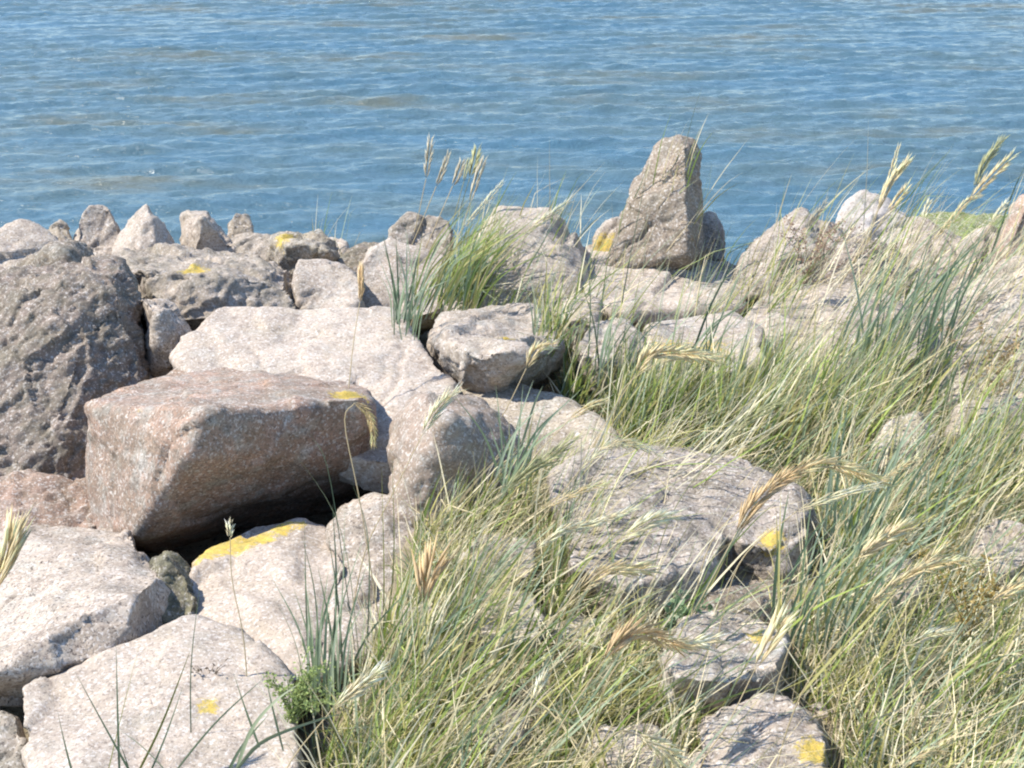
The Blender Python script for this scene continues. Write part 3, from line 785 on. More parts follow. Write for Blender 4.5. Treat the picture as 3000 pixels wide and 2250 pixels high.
tall = [
    field(POLY_SIDE, 2600, (0.18, 0.48), (0.004, 0.0075), (5, 4, 3, 3), (0.2, 0.85), (0.0, 0.5), 0.6, 0.45, 214),
    field(POLY_FRONT, 420, (0.30, 0.50), (0.003, 0.0065), (6, 4, 3, 4), (0.3, 0.85), (0.0, 0.5), 0.45, 0.5, 212, onrock=True),
    field(POLY_G5, 110, (0.30, 0.48), (0.003, 0.0065), (6, 4, 3, 4), (0.1, 0.85), (0.0, 0.5), 0.6, 0.3, 213),
    field([(1250, 850), (1700, 850), (2300, 880), (2350, 1100), (1500, 1150)], 300, (0.15, 0.38), (0.003, 0.006), (4, 4, 3, 4), (0.1, 0.8), (0.0, 0.5), 0.7, 0.5, 209, onrock=True),
    field([(1480, 1130), (1650, 1050), (1720, 1250), (1560, 1210)], 230, (0.12, 0.34), (0.0035, 0.007), (5, 5, 2, 2), (0.0, 0.8), (0.0, 0.5), 0.9, 0.0, 210, onrock=True),
    field([(880, 700), (1250, 700), (1250, 900), (880, 900)], 40, (0.12, 0.28), (0.002, 0.005), (4, 2, 3, 5), (0.0, 0.6), (0.0, 0.4), 0.9, 0.3, 211, onrock=True),
    field(POLY_RIGHT, 1350, (0.18, 0.50), (0.004, 0.0082), (5, 4, 3, 2.6), (0.15, 0.85), (0.0, 0.42), 0.6, 0.45, 201),
    field(POLY_G3, 1050, (0.16, 0.36), (0.0035, 0.007), (5, 6, 2, 1.2), (0.0, 0.7), (0.0, 0.5), 0.8, 0.4, 202),
    field(POLY_G2, 520, (0.30, 0.52), (0.003, 0.006), (5, 6, 2, 1.2), (0.1, 0.6), (0.1, 0.6), 0.6, 0.0, 203, onrock=True),
    field(POLY_G2B, 560, (0.28, 0.56), (0.003, 0.0065), (4, 4, 4, 2), (0.35, 0.75), (0.1, 0.6), 0.5, 0.0, 204, onrock=True),
    field(POLY_G5, 380, (0.10, 0.28), (0.004, 0.0078), (5, 5, 3, 3), (0.1, 0.9), (0.0, 0.55), 0.8, 0.4, 205),
    field(POLY_MID, 300, (0.10, 0.32), (0.003, 0.007), (5, 3, 3, 5), (0.2, 1.0), (0.0, 0.5), 0.8, 0.4, 208),
    field(POLY_UP, 330, (0.30, 0.60), (0.003, 0.0068), (4, 3, 3, 4), (0.3, 0.8), (0.0, 0.45), 0.5, 0.5, 206, onrock=True),
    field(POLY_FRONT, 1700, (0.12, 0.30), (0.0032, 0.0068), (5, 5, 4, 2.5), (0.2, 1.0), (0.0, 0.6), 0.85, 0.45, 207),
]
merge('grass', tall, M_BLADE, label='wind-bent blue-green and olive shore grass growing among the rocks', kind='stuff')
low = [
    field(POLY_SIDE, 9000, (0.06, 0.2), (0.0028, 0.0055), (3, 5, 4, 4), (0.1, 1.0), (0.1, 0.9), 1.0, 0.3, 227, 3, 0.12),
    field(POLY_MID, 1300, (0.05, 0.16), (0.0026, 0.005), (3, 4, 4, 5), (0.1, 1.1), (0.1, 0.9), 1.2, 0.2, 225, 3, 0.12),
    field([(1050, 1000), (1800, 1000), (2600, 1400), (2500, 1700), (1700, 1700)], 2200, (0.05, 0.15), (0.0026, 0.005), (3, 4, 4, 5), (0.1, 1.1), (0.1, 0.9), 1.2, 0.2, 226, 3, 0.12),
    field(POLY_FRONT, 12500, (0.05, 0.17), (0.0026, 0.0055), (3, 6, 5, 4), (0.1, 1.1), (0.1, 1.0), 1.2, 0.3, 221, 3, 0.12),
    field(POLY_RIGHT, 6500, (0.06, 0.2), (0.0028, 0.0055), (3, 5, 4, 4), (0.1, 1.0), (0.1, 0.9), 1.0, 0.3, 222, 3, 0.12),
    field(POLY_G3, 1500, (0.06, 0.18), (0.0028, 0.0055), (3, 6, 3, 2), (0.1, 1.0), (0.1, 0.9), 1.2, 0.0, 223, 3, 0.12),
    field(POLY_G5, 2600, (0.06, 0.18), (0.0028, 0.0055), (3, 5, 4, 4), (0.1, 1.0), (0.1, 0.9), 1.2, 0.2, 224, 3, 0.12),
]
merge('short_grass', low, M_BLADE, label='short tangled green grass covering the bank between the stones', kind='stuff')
dry = [
    field(POLY_SIDE, 2200, (0.15, 0.4), (0.0016, 0.0036), (1, 1, 1.5, 8), (0.5, 1.3), (0.0, 0.5), 1.0, 0.3, 251, 5, 0.10),
    field(POLY_FRONT, 900, (0.12, 0.34), (0.0016, 0.0034), (1, 1, 1.5, 8), (0.6, 1.4), (0.0, 0.5), 1.1, 0.3, 250, 5, 0.10, onrock=True),
    field(POLY_FRONT, 4000, (0.12, 0.42), (0.0016, 0.0036), (0, 0, 1.5, 8), (0.5, 1.35), (0.0, 0.6), 1.1, 0.3, 241, 5, 0.10),
    field(POLY_RIGHT, 2600, (0.15, 0.46), (0.0016, 0.0036), (0, 0, 1.5, 8), (0.35, 1.2), (0.0, 0.5), 0.7, 0.3, 242, 5, 0.08),
    field(POLY_G5, 1000, (0.12, 0.34), (0.0016, 0.0036), (0, 0, 1.5, 8), (0.4, 1.2), (0.0, 0.6), 0.8, 0.3, 243, 5, 0.08),
    field(POLY_G3, 500, (0.12, 0.4), (0.0012, 0.0026), (0, 0, 1.5, 8), (0.3, 1.3), (0.0, 0.6), 1.0, 0.0, 244, 5, 0.08),
    field(POLY_UP, 520, (0.2, 0.6), (0.0016, 0.0034), (0, 0, 1.5, 8), (0.3, 1.0), (0.0, 0.5), 0.6, 0.3, 245, 5, 0.06, onrock=True),
    field(POLY_MID, 400, (0.12, 0.36), (0.0016, 0.0036), (0, 0, 1.5, 8), (0.4, 1.2), (0.0, 0.6), 0.9, 0.0, 247, 5, 0.08),
    field([(1650, 1350), (2300, 1350), (2400, 1700), (1650, 1750)], 260, (0.2, 0.48), (0.0016, 0.0036), (1, 1, 2, 8), (0.4, 1.2), (0.0, 0.5), 0.6, 0.0, 248, 5, 0.06, onrock=True),
    field([(1100, 1000), (2300, 850), (2300, 1150), (1300, 1150)], 160, (0.15, 0.4), (0.0016, 0.0036), (3, 1, 2, 6), (0.2, 0.9), (0.0, 0.5), 0.8, 0.3, 249, 5, 0.06, onrock=True),
    field(POLY_G2B, 330, (0.15, 0.42), (0.0012, 0.0024), (0, 0, 1.5, 8), (0.3, 1.0), (0.0, 0.5), 0.6, 0.0, 246, 5, 0.06),
]
merge('dry_grass', dry, M_BLADE, label='thin straw-coloured dead stalks tangled through the green grass', kind='stuff')

# ------------------------------------------------------------------ seed-head stalks, each a thing with stem and head
def spline(pts, n):
    """Catmull-Rom through Vectors"""
    p = [pts[0] * 2 - pts[1]] + list(pts) + [pts[-1] * 2 - pts[-2]]
    out = []
    segs = len(pts) - 1
    for i in range(n):
        u = i / (n - 1) * segs
        k = min(int(u), segs - 1); t = u - k
        a, b, c, d = p[k], p[k + 1], p[k + 2], p[k + 3]
        out.append(0.5 * ((2 * b) + (c - a) * t + (2 * a - 5 * b + 4 * c - d) * t * t + (3 * b - a - 3 * c + d) * t ** 3))
    return out

def tube(pts, r0, r1, sides=5):
    V, F = [], []
    n = len(pts)
    for i, p in enumerate(pts):
        d = (pts[min(i + 1, n - 1)] - pts[max(i - 1, 0)]).normalized()
        s = d.cross(Vector((0.3, 1, 0.1))).normalized(); u = s.cross(d)
        r = r0 + (r1 - r0) * i / (n - 1)
        for k in range(sides):
            a = 2 * math.pi * k / sides
            V.append(p + s * math.cos(a) * r + u * math.sin(a) * r)
    for i in range(n - 1):
        for k in range(sides):
            F.append((i * sides + k, i * sides + (k + 1) % sides, (i + 1) * sides + (k + 1) % sides, (i + 1) * sides + k))
    return V, F

def seed_spike(pts, width, rg, ragged=1.0, n_spk=None):
    """two-ranked spike: pointed spikelets laid overlapping along the axis"""
    L = sum((pts[i + 1] - pts[i]).length for i in range(len(pts) - 1))
    n_spk = n_spk or max(8, int(L / 0.0095))
    V, F = [], []
    cs = []
    ctrl = spline(pts, n_spk + 2) if len(pts) < n_spk else pts
    sidev = Vector((rg.uniform(-0.3, 0.3), rg.uniform(-1, 1), rg.uniform(-1, 1)))
    for i in range(n_spk):
        p = ctrl[i]; d = (ctrl[i + 1] - ctrl[i]).normalized()
        s = d.cross(Vector((0.25, 1, 0.25)) + sidev * 0.4).normalized(); u = s.cross(d)
        t = i / n_spk
        env = (0.55 + 0.45 * min(1, t * 5)) * (1 - 0.55 * max(0, (t - 0.6) / 0.4))
        for sg in (-1, 1):
            for w in (-0.5, 0.5):
                if rg.random() < 0.10 * ragged: continue
                a = d * 0.9 + s * sg * rg.uniform(0.10, 0.34) * ragged + u * (w * rg.uniform(0.1, 0.5)); a.normalize()
                ln = width * rg.uniform(2.1, 3.6) * (0.7 + 0.3 * env)
                q = p + s * sg * width * 0.17 * env + u * w * width * 0.3 * env
                m = q + a * ln * 0.42; e = q + a * ln
                rr = width * 0.165 * env
                x = a.cross(u).normalized() * rr; y = a.cross(x).normalized() * rr * 0.8
                b = len(V)
                V += [q, m + x, m + y, m - x, m - y, e]
                F += [(b, b + 1, b + 2), (b, b + 2, b + 3), (b, b + 3, b + 4), (b, b + 4, b + 1), (b + 5, b + 2, b + 1), (b + 5, b + 3, b + 2), (b + 5, b + 4, b + 3), (b + 5, b + 1, b + 4)]
                cs.append(rg.uniform(0.72, 1.2))
    return V, F, cs

HEAD_COL = {'straw': (0.76, 0.64, 0.40), 'pale': (0.84, 0.75, 0.52), 'orange': (0.62, 0.47, 0.27), 'green': (0.46, 0.46, 0.26), 'grey': (0.52, 0.48, 0.37)}
def stalk(label, pts, tone, h=0.40, width=0.011, base=None, stem_r=0.0013, seed=0, stem_dx=None, Y=None, cat='grass stalk', group='seed-headed grass stalks'):
    rg = random.Random(seed + 500)
    width *= 1.45 * rg.uniform(0.8, 1.15)
    ragged = rg.uniform(0.5, 1.15)
    hp = []
    Y0 = Y if Y else PZ(pts[0][0], pts[0][1], h).y
    for i, q in enumerate(pts): hp.append(P(q[0], q[1], Y0 + 0.03 * i))
    H0 = hp[0]
    d0 = (hp[1] - hp[0]).normalized()
    if base:
        sp = [P(b[0], b[1], (b[2] if len(b) > 2 else Y0)) for b in base]
    else:
        gz = float(ground_z(np.array([H0.x]), np.array([H0.y]))[0])
        hh = max(0.15, H0.z - gz)
        dx = stem_dx if stem_dx is not None else 0.42 * hh
        B = Vector((H0.x - dx, H0.y - 0.04, gz - 0.02))
        M = H0 - d0 * hh * 0.38; M = M * 0.6 + (B * 0.4 + H0 * 0.6) * 0.4
        if M.z > H0.z: M.z = H0.z - 0.02
        sp = [B, B.lerp(M, 0.5) + Vector((-0.01, 0, 0.02)), M]
    stem_r *= 1.0 + 0.22 * max(0.0, Y0 - 3.0)
    root = bpy.data.objects.new('grass_stalk', None); COL.objects.link(root)
    root.empty_display_size = 0.02
    o0 = sp[0].copy(); root.location = o0
    tag(root, label, cat, group)
    path = spline(sp + [H0], 14)
    V, F = tube([p - o0 for p in path], stem_r * 1.15, stem_r * 0.75, 5)
    sc = Vector(HEAD_COL['straw' if tone != 'green' else 'green']) * 0.72
    me = mesh_np('stem', [tuple(v) for v in V], F, M_HEAD, colors=np.tile(np.array(sc), (len(V), 1)))
    link('stem', me, root)
    ax = spline(hp, 30)
    V, F, cs = seed_spike([p - o0 for p in hp], width, rg, ragged)
    c0 = np.array(HEAD_COL[tone]); cols = []
    nsp = len(cs)
    for i, k in enumerate(cs):
        t = i / nsp
        c = c0 * k
        c = c * (1.0 + 0.25 * t)
        cols += [np.minimum(x, 0.86) for x in (c * 0.92, c, c, c, c, c * 1.3)]
    me = mesh_np('seed_head', [tuple(v) for v in V], F, M_HEAD, colors=np.array(cols), smooth=False)
    link('seed_head', me, root)
    return root

S = [
 ('long straw seed head arching over the broad broken boulder, longest of all', [(2253, 1425), (2407, 1357), (2551, 1400), (2590, 1415)], 'straw', dict(width=0.012)),
 ('orange-brown seed head hanging at the start of the longest arch', [(2158, 1560), (2200, 1490), (2270, 1420), (2350, 1375)], 'orange', dict(width=0.013)),
 ('pale smooth seed head just under the longest arching one', [(2335, 1497), (2452, 1452), (2588, 1420)], 'pale', dict(width=0.009)),
 ('yellow-green upright seed head above the broad broken boulder', [(2118, 1298), (2203, 1221), (2312, 1167)], 'green', dict(width=0.012)),
 ('tan fluffy seed head in green blades right of the broad broken boulder', [(2511, 1633), (2588, 1579), (2669, 1533)], 'straw', dict(width=0.013)),
 ('long tan seed head bending flat above the lower right turf, pale tip', [(2548, 1772), (2635, 1702), (2697, 1667), (2799, 1643), (2878, 1649)], 'straw', dict(width=0.011)),
 ('short tan seed head rising out of the bend of the long tan one', [(2690, 1664), (2730, 1635), (2790, 1590)], 'straw', dict(width=0.009)),
 ('pale cream seed head lying low in the lower right turf', [(2658, 1890), (2721, 1859), (2807, 1843)], 'pale', dict(h=0.3, width=0.009)),
 ('bushy orange-tan seed head curling above the grey-lilac stone', [(1770, 1933), (1821, 1874), (1888, 1855), (2006, 1898)], 'orange', dict(h=0.32, width=0.015)),
 ('cream seed head over the grey-lilac stone, end of the bushy one', [(1930, 1880), (2013, 1885), (2115, 1868)], 'pale', dict(h=0.3, width=0.011)),
 ('feathery tan seed head above the half buried pale stone', [(1696, 1729), (1770, 1674), (1857, 1667), (1908, 1667)], 'straw', dict(h=0.35, width=0.013)),
 ('long cream seed head pointing right below the twisted tan one', [(1570, 1607), (1655, 1553), (1746, 1530), (1882, 1480)], 'pale', dict(width=0.010)),
 ('pale wavy seed head curling along the back of the broad broken boulder', [(1700, 1375), (1768, 1313), (1836, 1299), (1881, 1312), (1955, 1340)], 'pale', dict(width=0.011)),
 ('twisted tan seed head between the cream one and pale wavy one', [(1583, 1489), (1655, 1458), (1723, 1430), (1791, 1412)], 'straw', dict(width=0.010)),
 ('greenish seed head slanting over the tan sloping slab', [(1479, 1440), (1542, 1381), (1610, 1340), (1690, 1270)], 'green', dict(width=0.012)),
 ('small yellowish seed head at the upper corner of the tan sloping slab', [(1669, 1228), (1723, 1192), (1782, 1170)], 'straw', dict(width=0.011)),
 ('pale seed head leaning across the brownish rounded block', [(1240, 1269), (1280, 1201), (1343, 1138)], 'pale', dict(width=0.010)),
 ('short seed head at the front corner of the flat-topped block', [(1542, 1079), (1570, 1029), (1633, 1007)], 'straw', dict(h=0.3, width=0.010)),
 ('straw seed head arching before the yellow-banded slab', [(1863, 1095), (1904, 1043), (2000, 1034), (2110, 1052)], 'straw', dict(h=0.35, width=0.013)),
 ('cream seed head crossing the straw arch before the yellow-banded slab', [(1930, 1060), (2010, 1042), (2100, 1048)], 'pale', dict(h=0.32, width=0.010)),
 ('slim orange seed head standing upright before the flat pale block', [(1054, 885), (1058, 830), (1058, 776)], 'orange', dict(width=0.009, base=[(1010, 1260, 4.2), (1020, 1150, 4.25), (1036, 1000, 4.35)], Y=4.45)),
 ('leftmost and tallest of the thin heads against the water', [(1248, 524), (1256, 460), (1262, 404)], 'grey', dict(width=0.013, h=0.35)),
 ('thin grey head second from the left against the water', [(1278, 546), (1297, 502), (1316, 448)], 'grey', dict(width=0.013, h=0.35)),
 ('short thin head third from the left against the water', [(1326, 545), (1340, 515), (1353, 475)], 'grey', dict(width=0.012, h=0.34)),
 ('upright thin head fourth from the left against the water', [(1359, 532), (1366, 500), (1375, 465)], 'green', dict(width=0.011, h=0.34)),
 ('dark green head fifth from the left against the water', [(1377, 520), (1388, 480), (1398, 435)], 'green', dict(width=0.012, h=0.34)),
 ('pale grey head last in the cluster against the water', [(1377, 594), (1396, 527), (1417, 470)], 'grey', dict(width=0.012, h=0.32)),
 ('long straight straw stalk leaning before the triangular pale rock', [(1358, 666), (1420, 595), (1478, 528)], 'pale', dict(width=0.006, h=0.36)),
 ('straight cream seed head over the top of the triangular pale rock', [(1545, 678), (1610, 630), (1671, 587)], 'pale', dict(width=0.009, h=0.36)),
 ('thin upright head above the brightest white rock, topmost there', [(2590, 570), (2612, 500), (2634, 425)], 'straw', dict(width=0.008, h=0.4)),
 ('forked straw head over the brightest white rock, middle of three', [(2572, 615), (2610, 535), (2662, 468)], 'straw', dict(width=0.013, h=0.4)),
 ('lowest straw head over the brightest white rock, tip turned outward', [(2600, 620), (2632, 580), (2664, 542)], 'straw', dict(width=0.011, h=0.36)),
 ('highest feathery head at the top right, against the water', [(2855, 550), (2886, 477), (2942, 402)], 'green', dict(width=0.014, h=0.42)),
 ('feathery head just under the highest one at the top right', [(2845, 580), (2904, 517), (2970, 452)], 'straw', dict(width=0.014, h=0.42)),
 ('pale head beside the tall pinkish edge rock', [(2905, 655), (2928, 620), (2952, 590)], 'pale', dict(width=0.011, h=0.38)),
 ('straw head slanting across the green algae-covered shelf', [(2735, 705), (2790, 640), (2832, 590), (2876, 572)], 'straw', dict(width=0.010, h=0.38)),
 ('short upright head left of the green algae-covered shelf', [(2703, 645), (2712, 615), (2726, 582)], 'pale', dict(width=0.008, h=0.38)),
 ('grey thin head beside the pointed triangular rock', [(2362, 668), (2390, 630), (2422, 588)], 'grey', dict(width=0.009, h=0.36)),
 ('thick fuzzy tan head cut by the left edge', [(-14, 1730), (25, 1625), (46, 1545)], 'straw', dict(width=0.019, Y=2.45, base=[(-120, 2350, 2.2), (-80, 2100, 2.3), (-45, 1900, 2.4)])),
 ('thick cream head drooping down to the bottom edge', [(1872, 2153), (1943, 2196), (1995, 2262)], 'pale', dict(width=0.013, Y=1.95, base=[(1650, 2500, 1.8), (1680, 2300, 1.85), (1800, 2150, 1.93)])),
 ('pale head low among blades right of the bottom left slab', [(976, 2075), (1058, 2007), (1126, 1953)], 'pale', dict(h=0.25, width=0.010)),
 ('small cream head upright beside the grey stone in the grass', [(1563, 2051), (1580, 2010), (1604, 1970)], 'pale', dict(h=0.25, width=0.009)),
 ('thin bent straw head near the bottom right edge', [(2658, 2235), (2721, 2204), (2780, 2200)], 'straw', dict(h=0.25, width=0.008)),
 ('tiny bud on a long thin stem before the dark undercut', [(674, 1575), (674, 1550), (675, 1525)], 'pale', dict(width=0.006, Y=2.9, base=[(725, 2010, 2.8), (712, 1860, 2.82), (680, 1700, 2.87)])),
 ('drooping straw head hanging past the corner of the pink block', [(1040, 1180), (1075, 1205), (1092, 1255), (1093, 1310)], 'straw', dict(width=0.008, Y=3.1, base=[(1130, 1950, 2.95), (1060, 1500, 3.0), (1010, 1240, 3.08)])),
 ('fuzzy ochre head in the dense blades below the brownish block', [(1240, 1770), (1250, 1710), (1276, 1640)], 'orange', dict(h=0.28, width=0.022)),
 ('bushy tan head between grey-lilac stone and green blades', [(2215, 1955), (2255, 1880), (2298, 1808)], 'straw', dict(h=0.28, width=0.019)),
 ('tan seed head reaching up from the right end of the longest arch', [(2580, 1412), (2640, 1370), (2700, 1330)], 'straw', dict(h=0.42, width=0.008)),
 ('loose cream head over the lower front of the broad broken boulder', [(1830, 1570), (1900, 1530), (1990, 1505)], 'pale', dict(h=0.36, width=0.010)),
 ('ochre head at the far right above the dry tangled turf', [(2900, 1765), (2950, 1735), (3010, 1700)], 'straw', dict(h=0.35, width=0.011)),
 ('dull brown head slanting before the large grey-pink rock', [(2845, 900), (2900, 850), (2985, 770)], 'grey', dict(h=0.40, width=0.008)),
]
for i, (lab, pts, tone, kw) in enumerate(S): stalk(lab, pts, tone, seed=i, **kw)

# ------------------------------------------------------------------ single tufts of broad blades, each blade a part
def tuft(label, items, base, seed=0, name='grass_tuft', pal=C_BLUE, dull=None):
    """items: blades as picture polylines from root to tip with a Y; base: the tuft's foot"""
    root = bpy.data.objects.new(name, None); COL.objects.link(root)
    root.location = base; root.empty_display_size = 0.02
    tag(root, label, 'grass', 'tufts of broad grass blades')
    rg = random.Random(seed)
    for (pts, Y, w, cc) in items:
        pp = [P(q[0], q[1], q[2] if len(q) > 2 else Y + 0.02 * i) for i, q in enumerate(pts)]
        sp = spline(pp, 13)
        col = np.array(cc if cc is not None else pal[rg.randrange(len(pal))]) * rg.uniform(0.85, 1.15)
        V, F, Cc = [], [], []
        n = len(sp)
        tw = rg.uniform(-0.5, 0.5)
        for i, p in enumerate(sp):
            d = (sp[min(i + 1, n - 1)] - sp[max(0, i - 1)]).normalized()
            s = d.cross(Vector((0.0, 1, 0.0)) ).normalized(); u = s.cross(d)
            s = s * math.cos(tw + i * 0.06) + u * math.sin(tw + i * 0.06); u = s.cross(d)
            t = i / (n - 1)
            ww = w * (0.6 + 0.4 * min(1, t * 4)) * (1 - t ** 2.4) + 0.0003
            V += [p - s * ww / 2 - base, p + u * ww * 0.16 - base, p + s * ww / 2 - base]
            Cc += [col * (0.9 + 0.2 * t)] * 3
        for i in range(n - 1):
            F += [(3 * i, 3 * i + 1, 3 * i + 4, 3 * i + 3), (3 * i + 1, 3 * i + 2, 3 * i + 5, 3 * i + 4)]
        link('blade', mesh_np('blade', [tuple(v) for v in V], F, M_BLADE, colors=np.array(Cc)), root)
    return root

def rand_blades(cx, cy, Y, n, hpx, spread, lean, w, seed, sx=40, sy=40):
    rg = random.Random(seed); out = []
    for i in range(n):
        x = cx + rg.uniform(-sx, sx); y = cy + rg.uniform(-sy, sy); h = hpx * rg.uniform(0.55, 1.05)
        l = lean + rg.gauss(0, spread)
        tip = (x + h * l, y - h * math.cos(min(1.2, abs(l)) * 0.5))
        mid = (x + h * l * 0.36, y - h * 0.52)
        out.append(([(x, y), mid, tip], Y + rg.uniform(-0.08, 0.08), w * rg.uniform(0.75, 1.25), None))
    return out

B = C_BLUE
DK = (0.10, 0.14, 0.085); LT = (0.20, 0.24, 0.15); YG = (0.20, 0.21, 0.06); ST = (0.45, 0.40, 0.26)
tuft('sparse long blades fanning over the wide bottom left slab', [
    ([(230, 2330), (195, 2200), (165, 2070)], 2.15, 0.0075, DK),
    ([(420, 2330), (330, 2170), (215, 1960)], 2.2, 0.0045, DK),
    ([(352, 2330), (345, 2100), (340, 1880)], 2.3, 0.0045, DK),
    ([(300, 2330), (350, 2120), (410, 1880)], 2.35, 0.002, YG),
    ([(370, 2330), (470, 2130), (560, 1900)], 2.3, 0.0045, YG),
    ([(410, 2330), (480, 2170), (540, 2000)], 2.3, 0.0035, DK),
    ([(460, 2330), (620, 2130), (780, 1980)], 2.25, 0.0042, LT),
    ([(400, 2330), (360, 2200), (330, 2160)], 2.2, 0.003, DK),
    ([(461, 2250), (462, 2100), (461, 1815)], 2.4, 0.0018, (0.6, 0.55, 0.45)),
    ([(550, 2330), (430, 2200), (340, 2130)], 2.2, 0.002, LT),
    ([(560, 2200), (560, 1950), (590, 1680)], 2.6, 0.0028, DK)], P(380, 2330, 2.2), 1)
tuft('curved thick blades crossing at the bottom edge beside the slab', [
    ([(680, 2300), (730, 2150), (800, 2060), (880, 2000)], 2.2, 0.008, LT),
    ([(690, 2260), (760, 2180), (870, 2130), (1000, 2090)], 2.15, 0.008, LT),
    ([(760, 2190), (720, 2080), (680, 1960)], 2.3, 0.006, DK),
    ([(830, 2200), (800, 2080), (780, 1990)], 2.3, 0.004, DK),
    ([(640, 2330), (700, 2200), (790, 2090)], 2.2, 0.006, DK)], P(700, 2320, 2.2), 2)
tuft('tall nearly vertical blue-green blades before the pale boulder with yellow rim', [
    ([(912, 2100), (898, 1800), (892, 1520)], 2.85, 0.0050, DK),
    ([(940, 2080), (925, 1760), (880, 1550)], 2.85, 0.0042, DK),
    ([(960, 2080), (985, 1750), (975, 1480)], 2.85, 0.0055, DK),
    ([(985, 2060), (1005, 1700), (1010, 1480)], 2.85, 0.0040, B[1]),
    ([(1010, 2060), (990, 1760), (960, 1560)], 2.9, 0.0045, DK),
    ([(930, 2090), (1000, 1780), (1070, 1560)], 2.85, 0.0035, B[0]),
    ([(1120, 2000), (1125, 1700), (1118, 1370)], 3.0, 0.0035, YG),
    ([(1090, 2050), (1150, 1700), (1150, 1340)], 3.0, 0.0035, YG),
    ([(1070, 2050), (1080, 1600), (1020, 1380)], 3.0, 0.004, DK),
    ([(1060, 2000), (1000, 1560), (840, 1290)], 3.0, 0.0022, LT),
    ([(1060, 2050), (970, 1420), (910, 1270)], 3.0, 0.0018, DK),
    ([(900, 2110), (870, 1900), (800, 1740)], 2.8, 0.0025, LT),
    ([(1320, 1640), (1230, 1520), (1140, 1420)], 3.0, 0.0022, ST)] + rand_blades(960, 2060, 2.8, 22, 420, 0.18, 0.05, 0.0055, 31, 60, 50), P(960, 2090, 2.85), 3)
tuft('dark upright blades at the corner where slab meets pale block', [
    ([(1165, 950), (1150, 820), (1120, 680)], 4.75, 0.008, DK), ([(1172, 950), (1165, 800), (1160, 690)], 4.8, 0.006, DK),
    ([(1180, 960), (1210, 820), (1235, 700)], 4.8, 0.007, DK), ([(1150, 960), (1140, 860), (1100, 790)], 4.75, 0.005, B[0])] + rand_blades(1190, 960, 4.75, 26, 240, 0.35, 0.25, 0.006, 32, 35, 40), P(1170, 960, 4.78), 4)
tuft('green windblown clump before the triangular pale rock', rand_blades(1300, 900, 5.15, 60, 300, 0.25, 0.62, 0.0058, 33, 95, 45), P(1300, 930, 5.15), 5, pal=np.concatenate([C_BLUE, C_GREEN, C_OLIVE]))
tuft('sparse tall blades before the low pale rock left of the standing stone', [
    ([(1740, 1120), (1760, 900), (1800, 740)], 4.6, 0.005, DK), ([(1800, 1120), (1820, 900), (1905, 450)], 5.1, 0.005, DK),
    ([(1760, 1120), (1740, 950), (1700, 820)], 4.6, 0.006, DK), ([(1720, 1120), (1730, 900), (1722, 780)], 4.6, 0.005, DK)] + rand_blades(1800, 1120, 4.55, 20, 260, 0.3, 0.25, 0.0055, 34, 110, 50), P(1780, 1140, 4.6), 6)
tuft('dark blades leaning right between standing stone and pointed rock', [
    ([(1990, 1150), (2080, 900), (2190, 700)], 4.5, 0.008, DK), ([(2030, 1150), (2100, 960), (2180, 780)], 4.5, 0.006, B[0]),
    ([(1960, 1120), (2080, 960), (2200, 880)], 4.5, 0.006, B[0]), ([(2068, 1150), (2070, 1000), (2068, 860)], 4.5, 0.005, DK)] + rand_blades(2030, 1140, 4.5, 12, 300, 0.2, 0.45, 0.0055, 35, 90, 40), P(2020, 1160, 4.5), 7)
tuft('broad grey-green clump catching light at the upper right', rand_blades(2600, 1150, 4.6, 56, 480, 0.2, 0.38, 0.0075, 36, 170, 90), P(2600, 1200, 4.6), 8)
tuft('blades springing up before the tan sloping slab', rand_blades(1500, 1440, 3.5, 14, 320, 0.35, 0.30, 0.0060, 37, 60, 50) + [
    ([(1500, 1400), (1560, 1200), (1590, 1130)], 3.6, 0.007, LT), ([(1505, 1400), (1475, 1280), (1450, 1200)], 3.6, 0.006, DK)], P(1500, 1450, 3.5), 9)
tuft('light green glossy blades right of the broad broken boulder', rand_blades(2420, 1920, 2.9, 34, 500, 0.28, 0.45, 0.0060, 38, 160, 90), P(2400, 1950, 2.9), 10, pal=np.concatenate([C_BLUE, C_BLUE, C_OLIVE]))
tuft('wide blue-green blades right of the longest arching head', rand_blades(2580, 1600, 3.35, 34, 430, 0.26, 0.40, 0.0062, 39, 170, 80), P(2560, 1650, 3.35), 11)
tuft('dark blade with hooked tip at the top right corner', [
    ([(2850, 900), (2920, 700), (2965, 570), (3005, 480)], 5.6, 0.009, DK), ([(2800, 900), (2870, 740), (2950, 620)], 5.6, 0.006, LT),
    ([(2870, 900), (2860, 760), (2835, 665)], 5.6, 0.005, LT)], P(2850, 910, 5.6), 12)
tuft('fine pale blades leaning across the yellow-green foreground centre', rand_blades(1350, 2000, 2.75, 24, 380, 0.2, 0.45, 0.0045, 40, 160, 80), P(1350, 2050, 2.75), 13, pal=np.concatenate([C_BLUE, C_OLIVE, C_STRAW]))

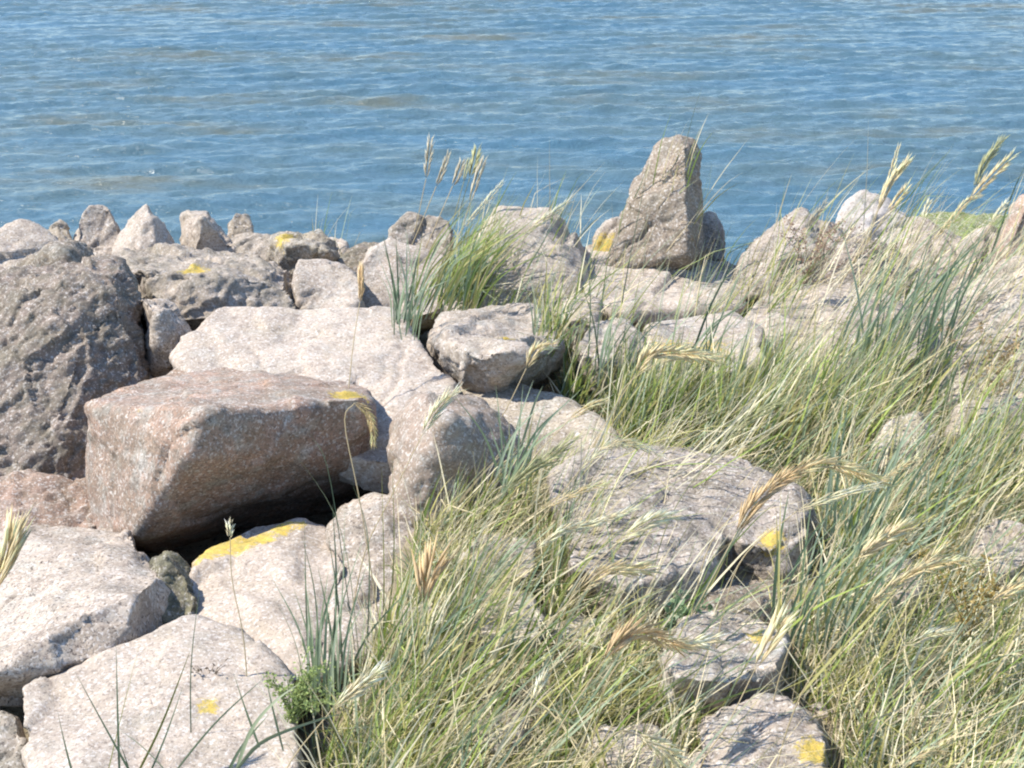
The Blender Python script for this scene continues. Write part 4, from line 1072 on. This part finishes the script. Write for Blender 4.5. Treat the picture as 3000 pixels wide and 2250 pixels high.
# ------------------------------------------------------------------ leafy and dried plants
def leafy(label, c, Y, size, n, col, seed, name='leafy_plant', cat='plant', leaf=0.012, stems=6):
    rg = random.Random(seed)
    root = bpy.data.objects.new(name, None); COL.objects.link(root)
    foot = P(c[0], c[1], Y); root.location = foot; root.empty_display_size = 0.02
    tag(root, label, cat)
    V, F, Cc = [], [], []; SV, SF, SC = [], [], []
    for s in range(stems):
        tip = Vector((rg.gauss(0.25, 0.5) * size, rg.gauss(0, 0.4) * size, size * rg.uniform(0.55, 1.0)))
        path = spline([Vector((rg.gauss(0, 0.08) * size, 0, -0.03)), tip * 0.5 + Vector((0, 0, size * 0.1)), tip], 8)
        v, f = tube(path, 0.0012, 0.0006, 4); b = len(SV); SV += v; SF += [tuple(k + b for k in q) for q in f]; SC += [np.array(col) * 0.8] * len(v)
        for k in range(n // stems):
            t = rg.uniform(0.15, 1.0); p = path[min(7, int(t * 7.99))]
            d = Vector((rg.gauss(0, 1), rg.gauss(0, 1), rg.gauss(0.3, 0.8))).normalized()
            sd = d.cross(Vector((rg.gauss(0, 1), rg.gauss(0, 1), rg.gauss(0, 1)))).normalized()
            l = leaf * rg.uniform(0.7, 1.5); w = l * 0.3
            q = p + d * rg.uniform(0, 0.012)
            b = len(V); V += [q, q + d * l * 0.5 + sd * w, q + d * l, q + d * l * 0.5 - sd * w]; F.append((b, b + 1, b + 2, b + 3))
            cc = np.array(col) * rg.uniform(0.7, 1.35); Cc += [cc] * 4
    link('stem', mesh_np('stem', [tuple(v) for v in SV], SF, M_BLADE, colors=np.array(SC)), root)
    o = link('foliage', mesh_np('foliage', [tuple(v) for v in V], F, M_BLADE, colors=np.array(Cc), smooth=False), root)
    o['kind'] = 'stuff'
    return root
leafy('bright green feathery plant growing at the end of the bottom left slab', (850, 2080), 2.62, 0.085, 1100, (0.27, 0.34, 0.12), 1, stems=20, leaf=0.007)
leafy('rust-brown dried flowering plant before the pointed triangular rock', (2370, 810), 5.3, 0.24, 600, (0.36, 0.25, 0.18), 2, name='dried_plant', leaf=0.010, stems=12)
leafy('upright dull orange and green flowering weed in the lower right turf', (2840, 1830), 2.75, 0.16, 420, (0.30, 0.22, 0.07), 3, name='weed', leaf=0.009, stems=7)
leafy('brown withered weed beside the large grey-pink rock', (2900, 1180), 4.2, 0.22, 420, (0.30, 0.22, 0.11), 4, name='dried_plant', leaf=0.011, stems=9)
leafy('dry dark twiggy scrap lying on the bottom left slab', (610, 2010), 2.80, 0.055, 60, (0.13, 0.10, 0.07), 5, name='twig', leaf=0.010, stems=9, cat='twig')
leafy('pale green succulent-like leaves in the shade beneath the broken boulder', (1960, 1830), 2.95, 0.06, 130, (0.16, 0.24, 0.13), 6, leaf=0.018, stems=6)
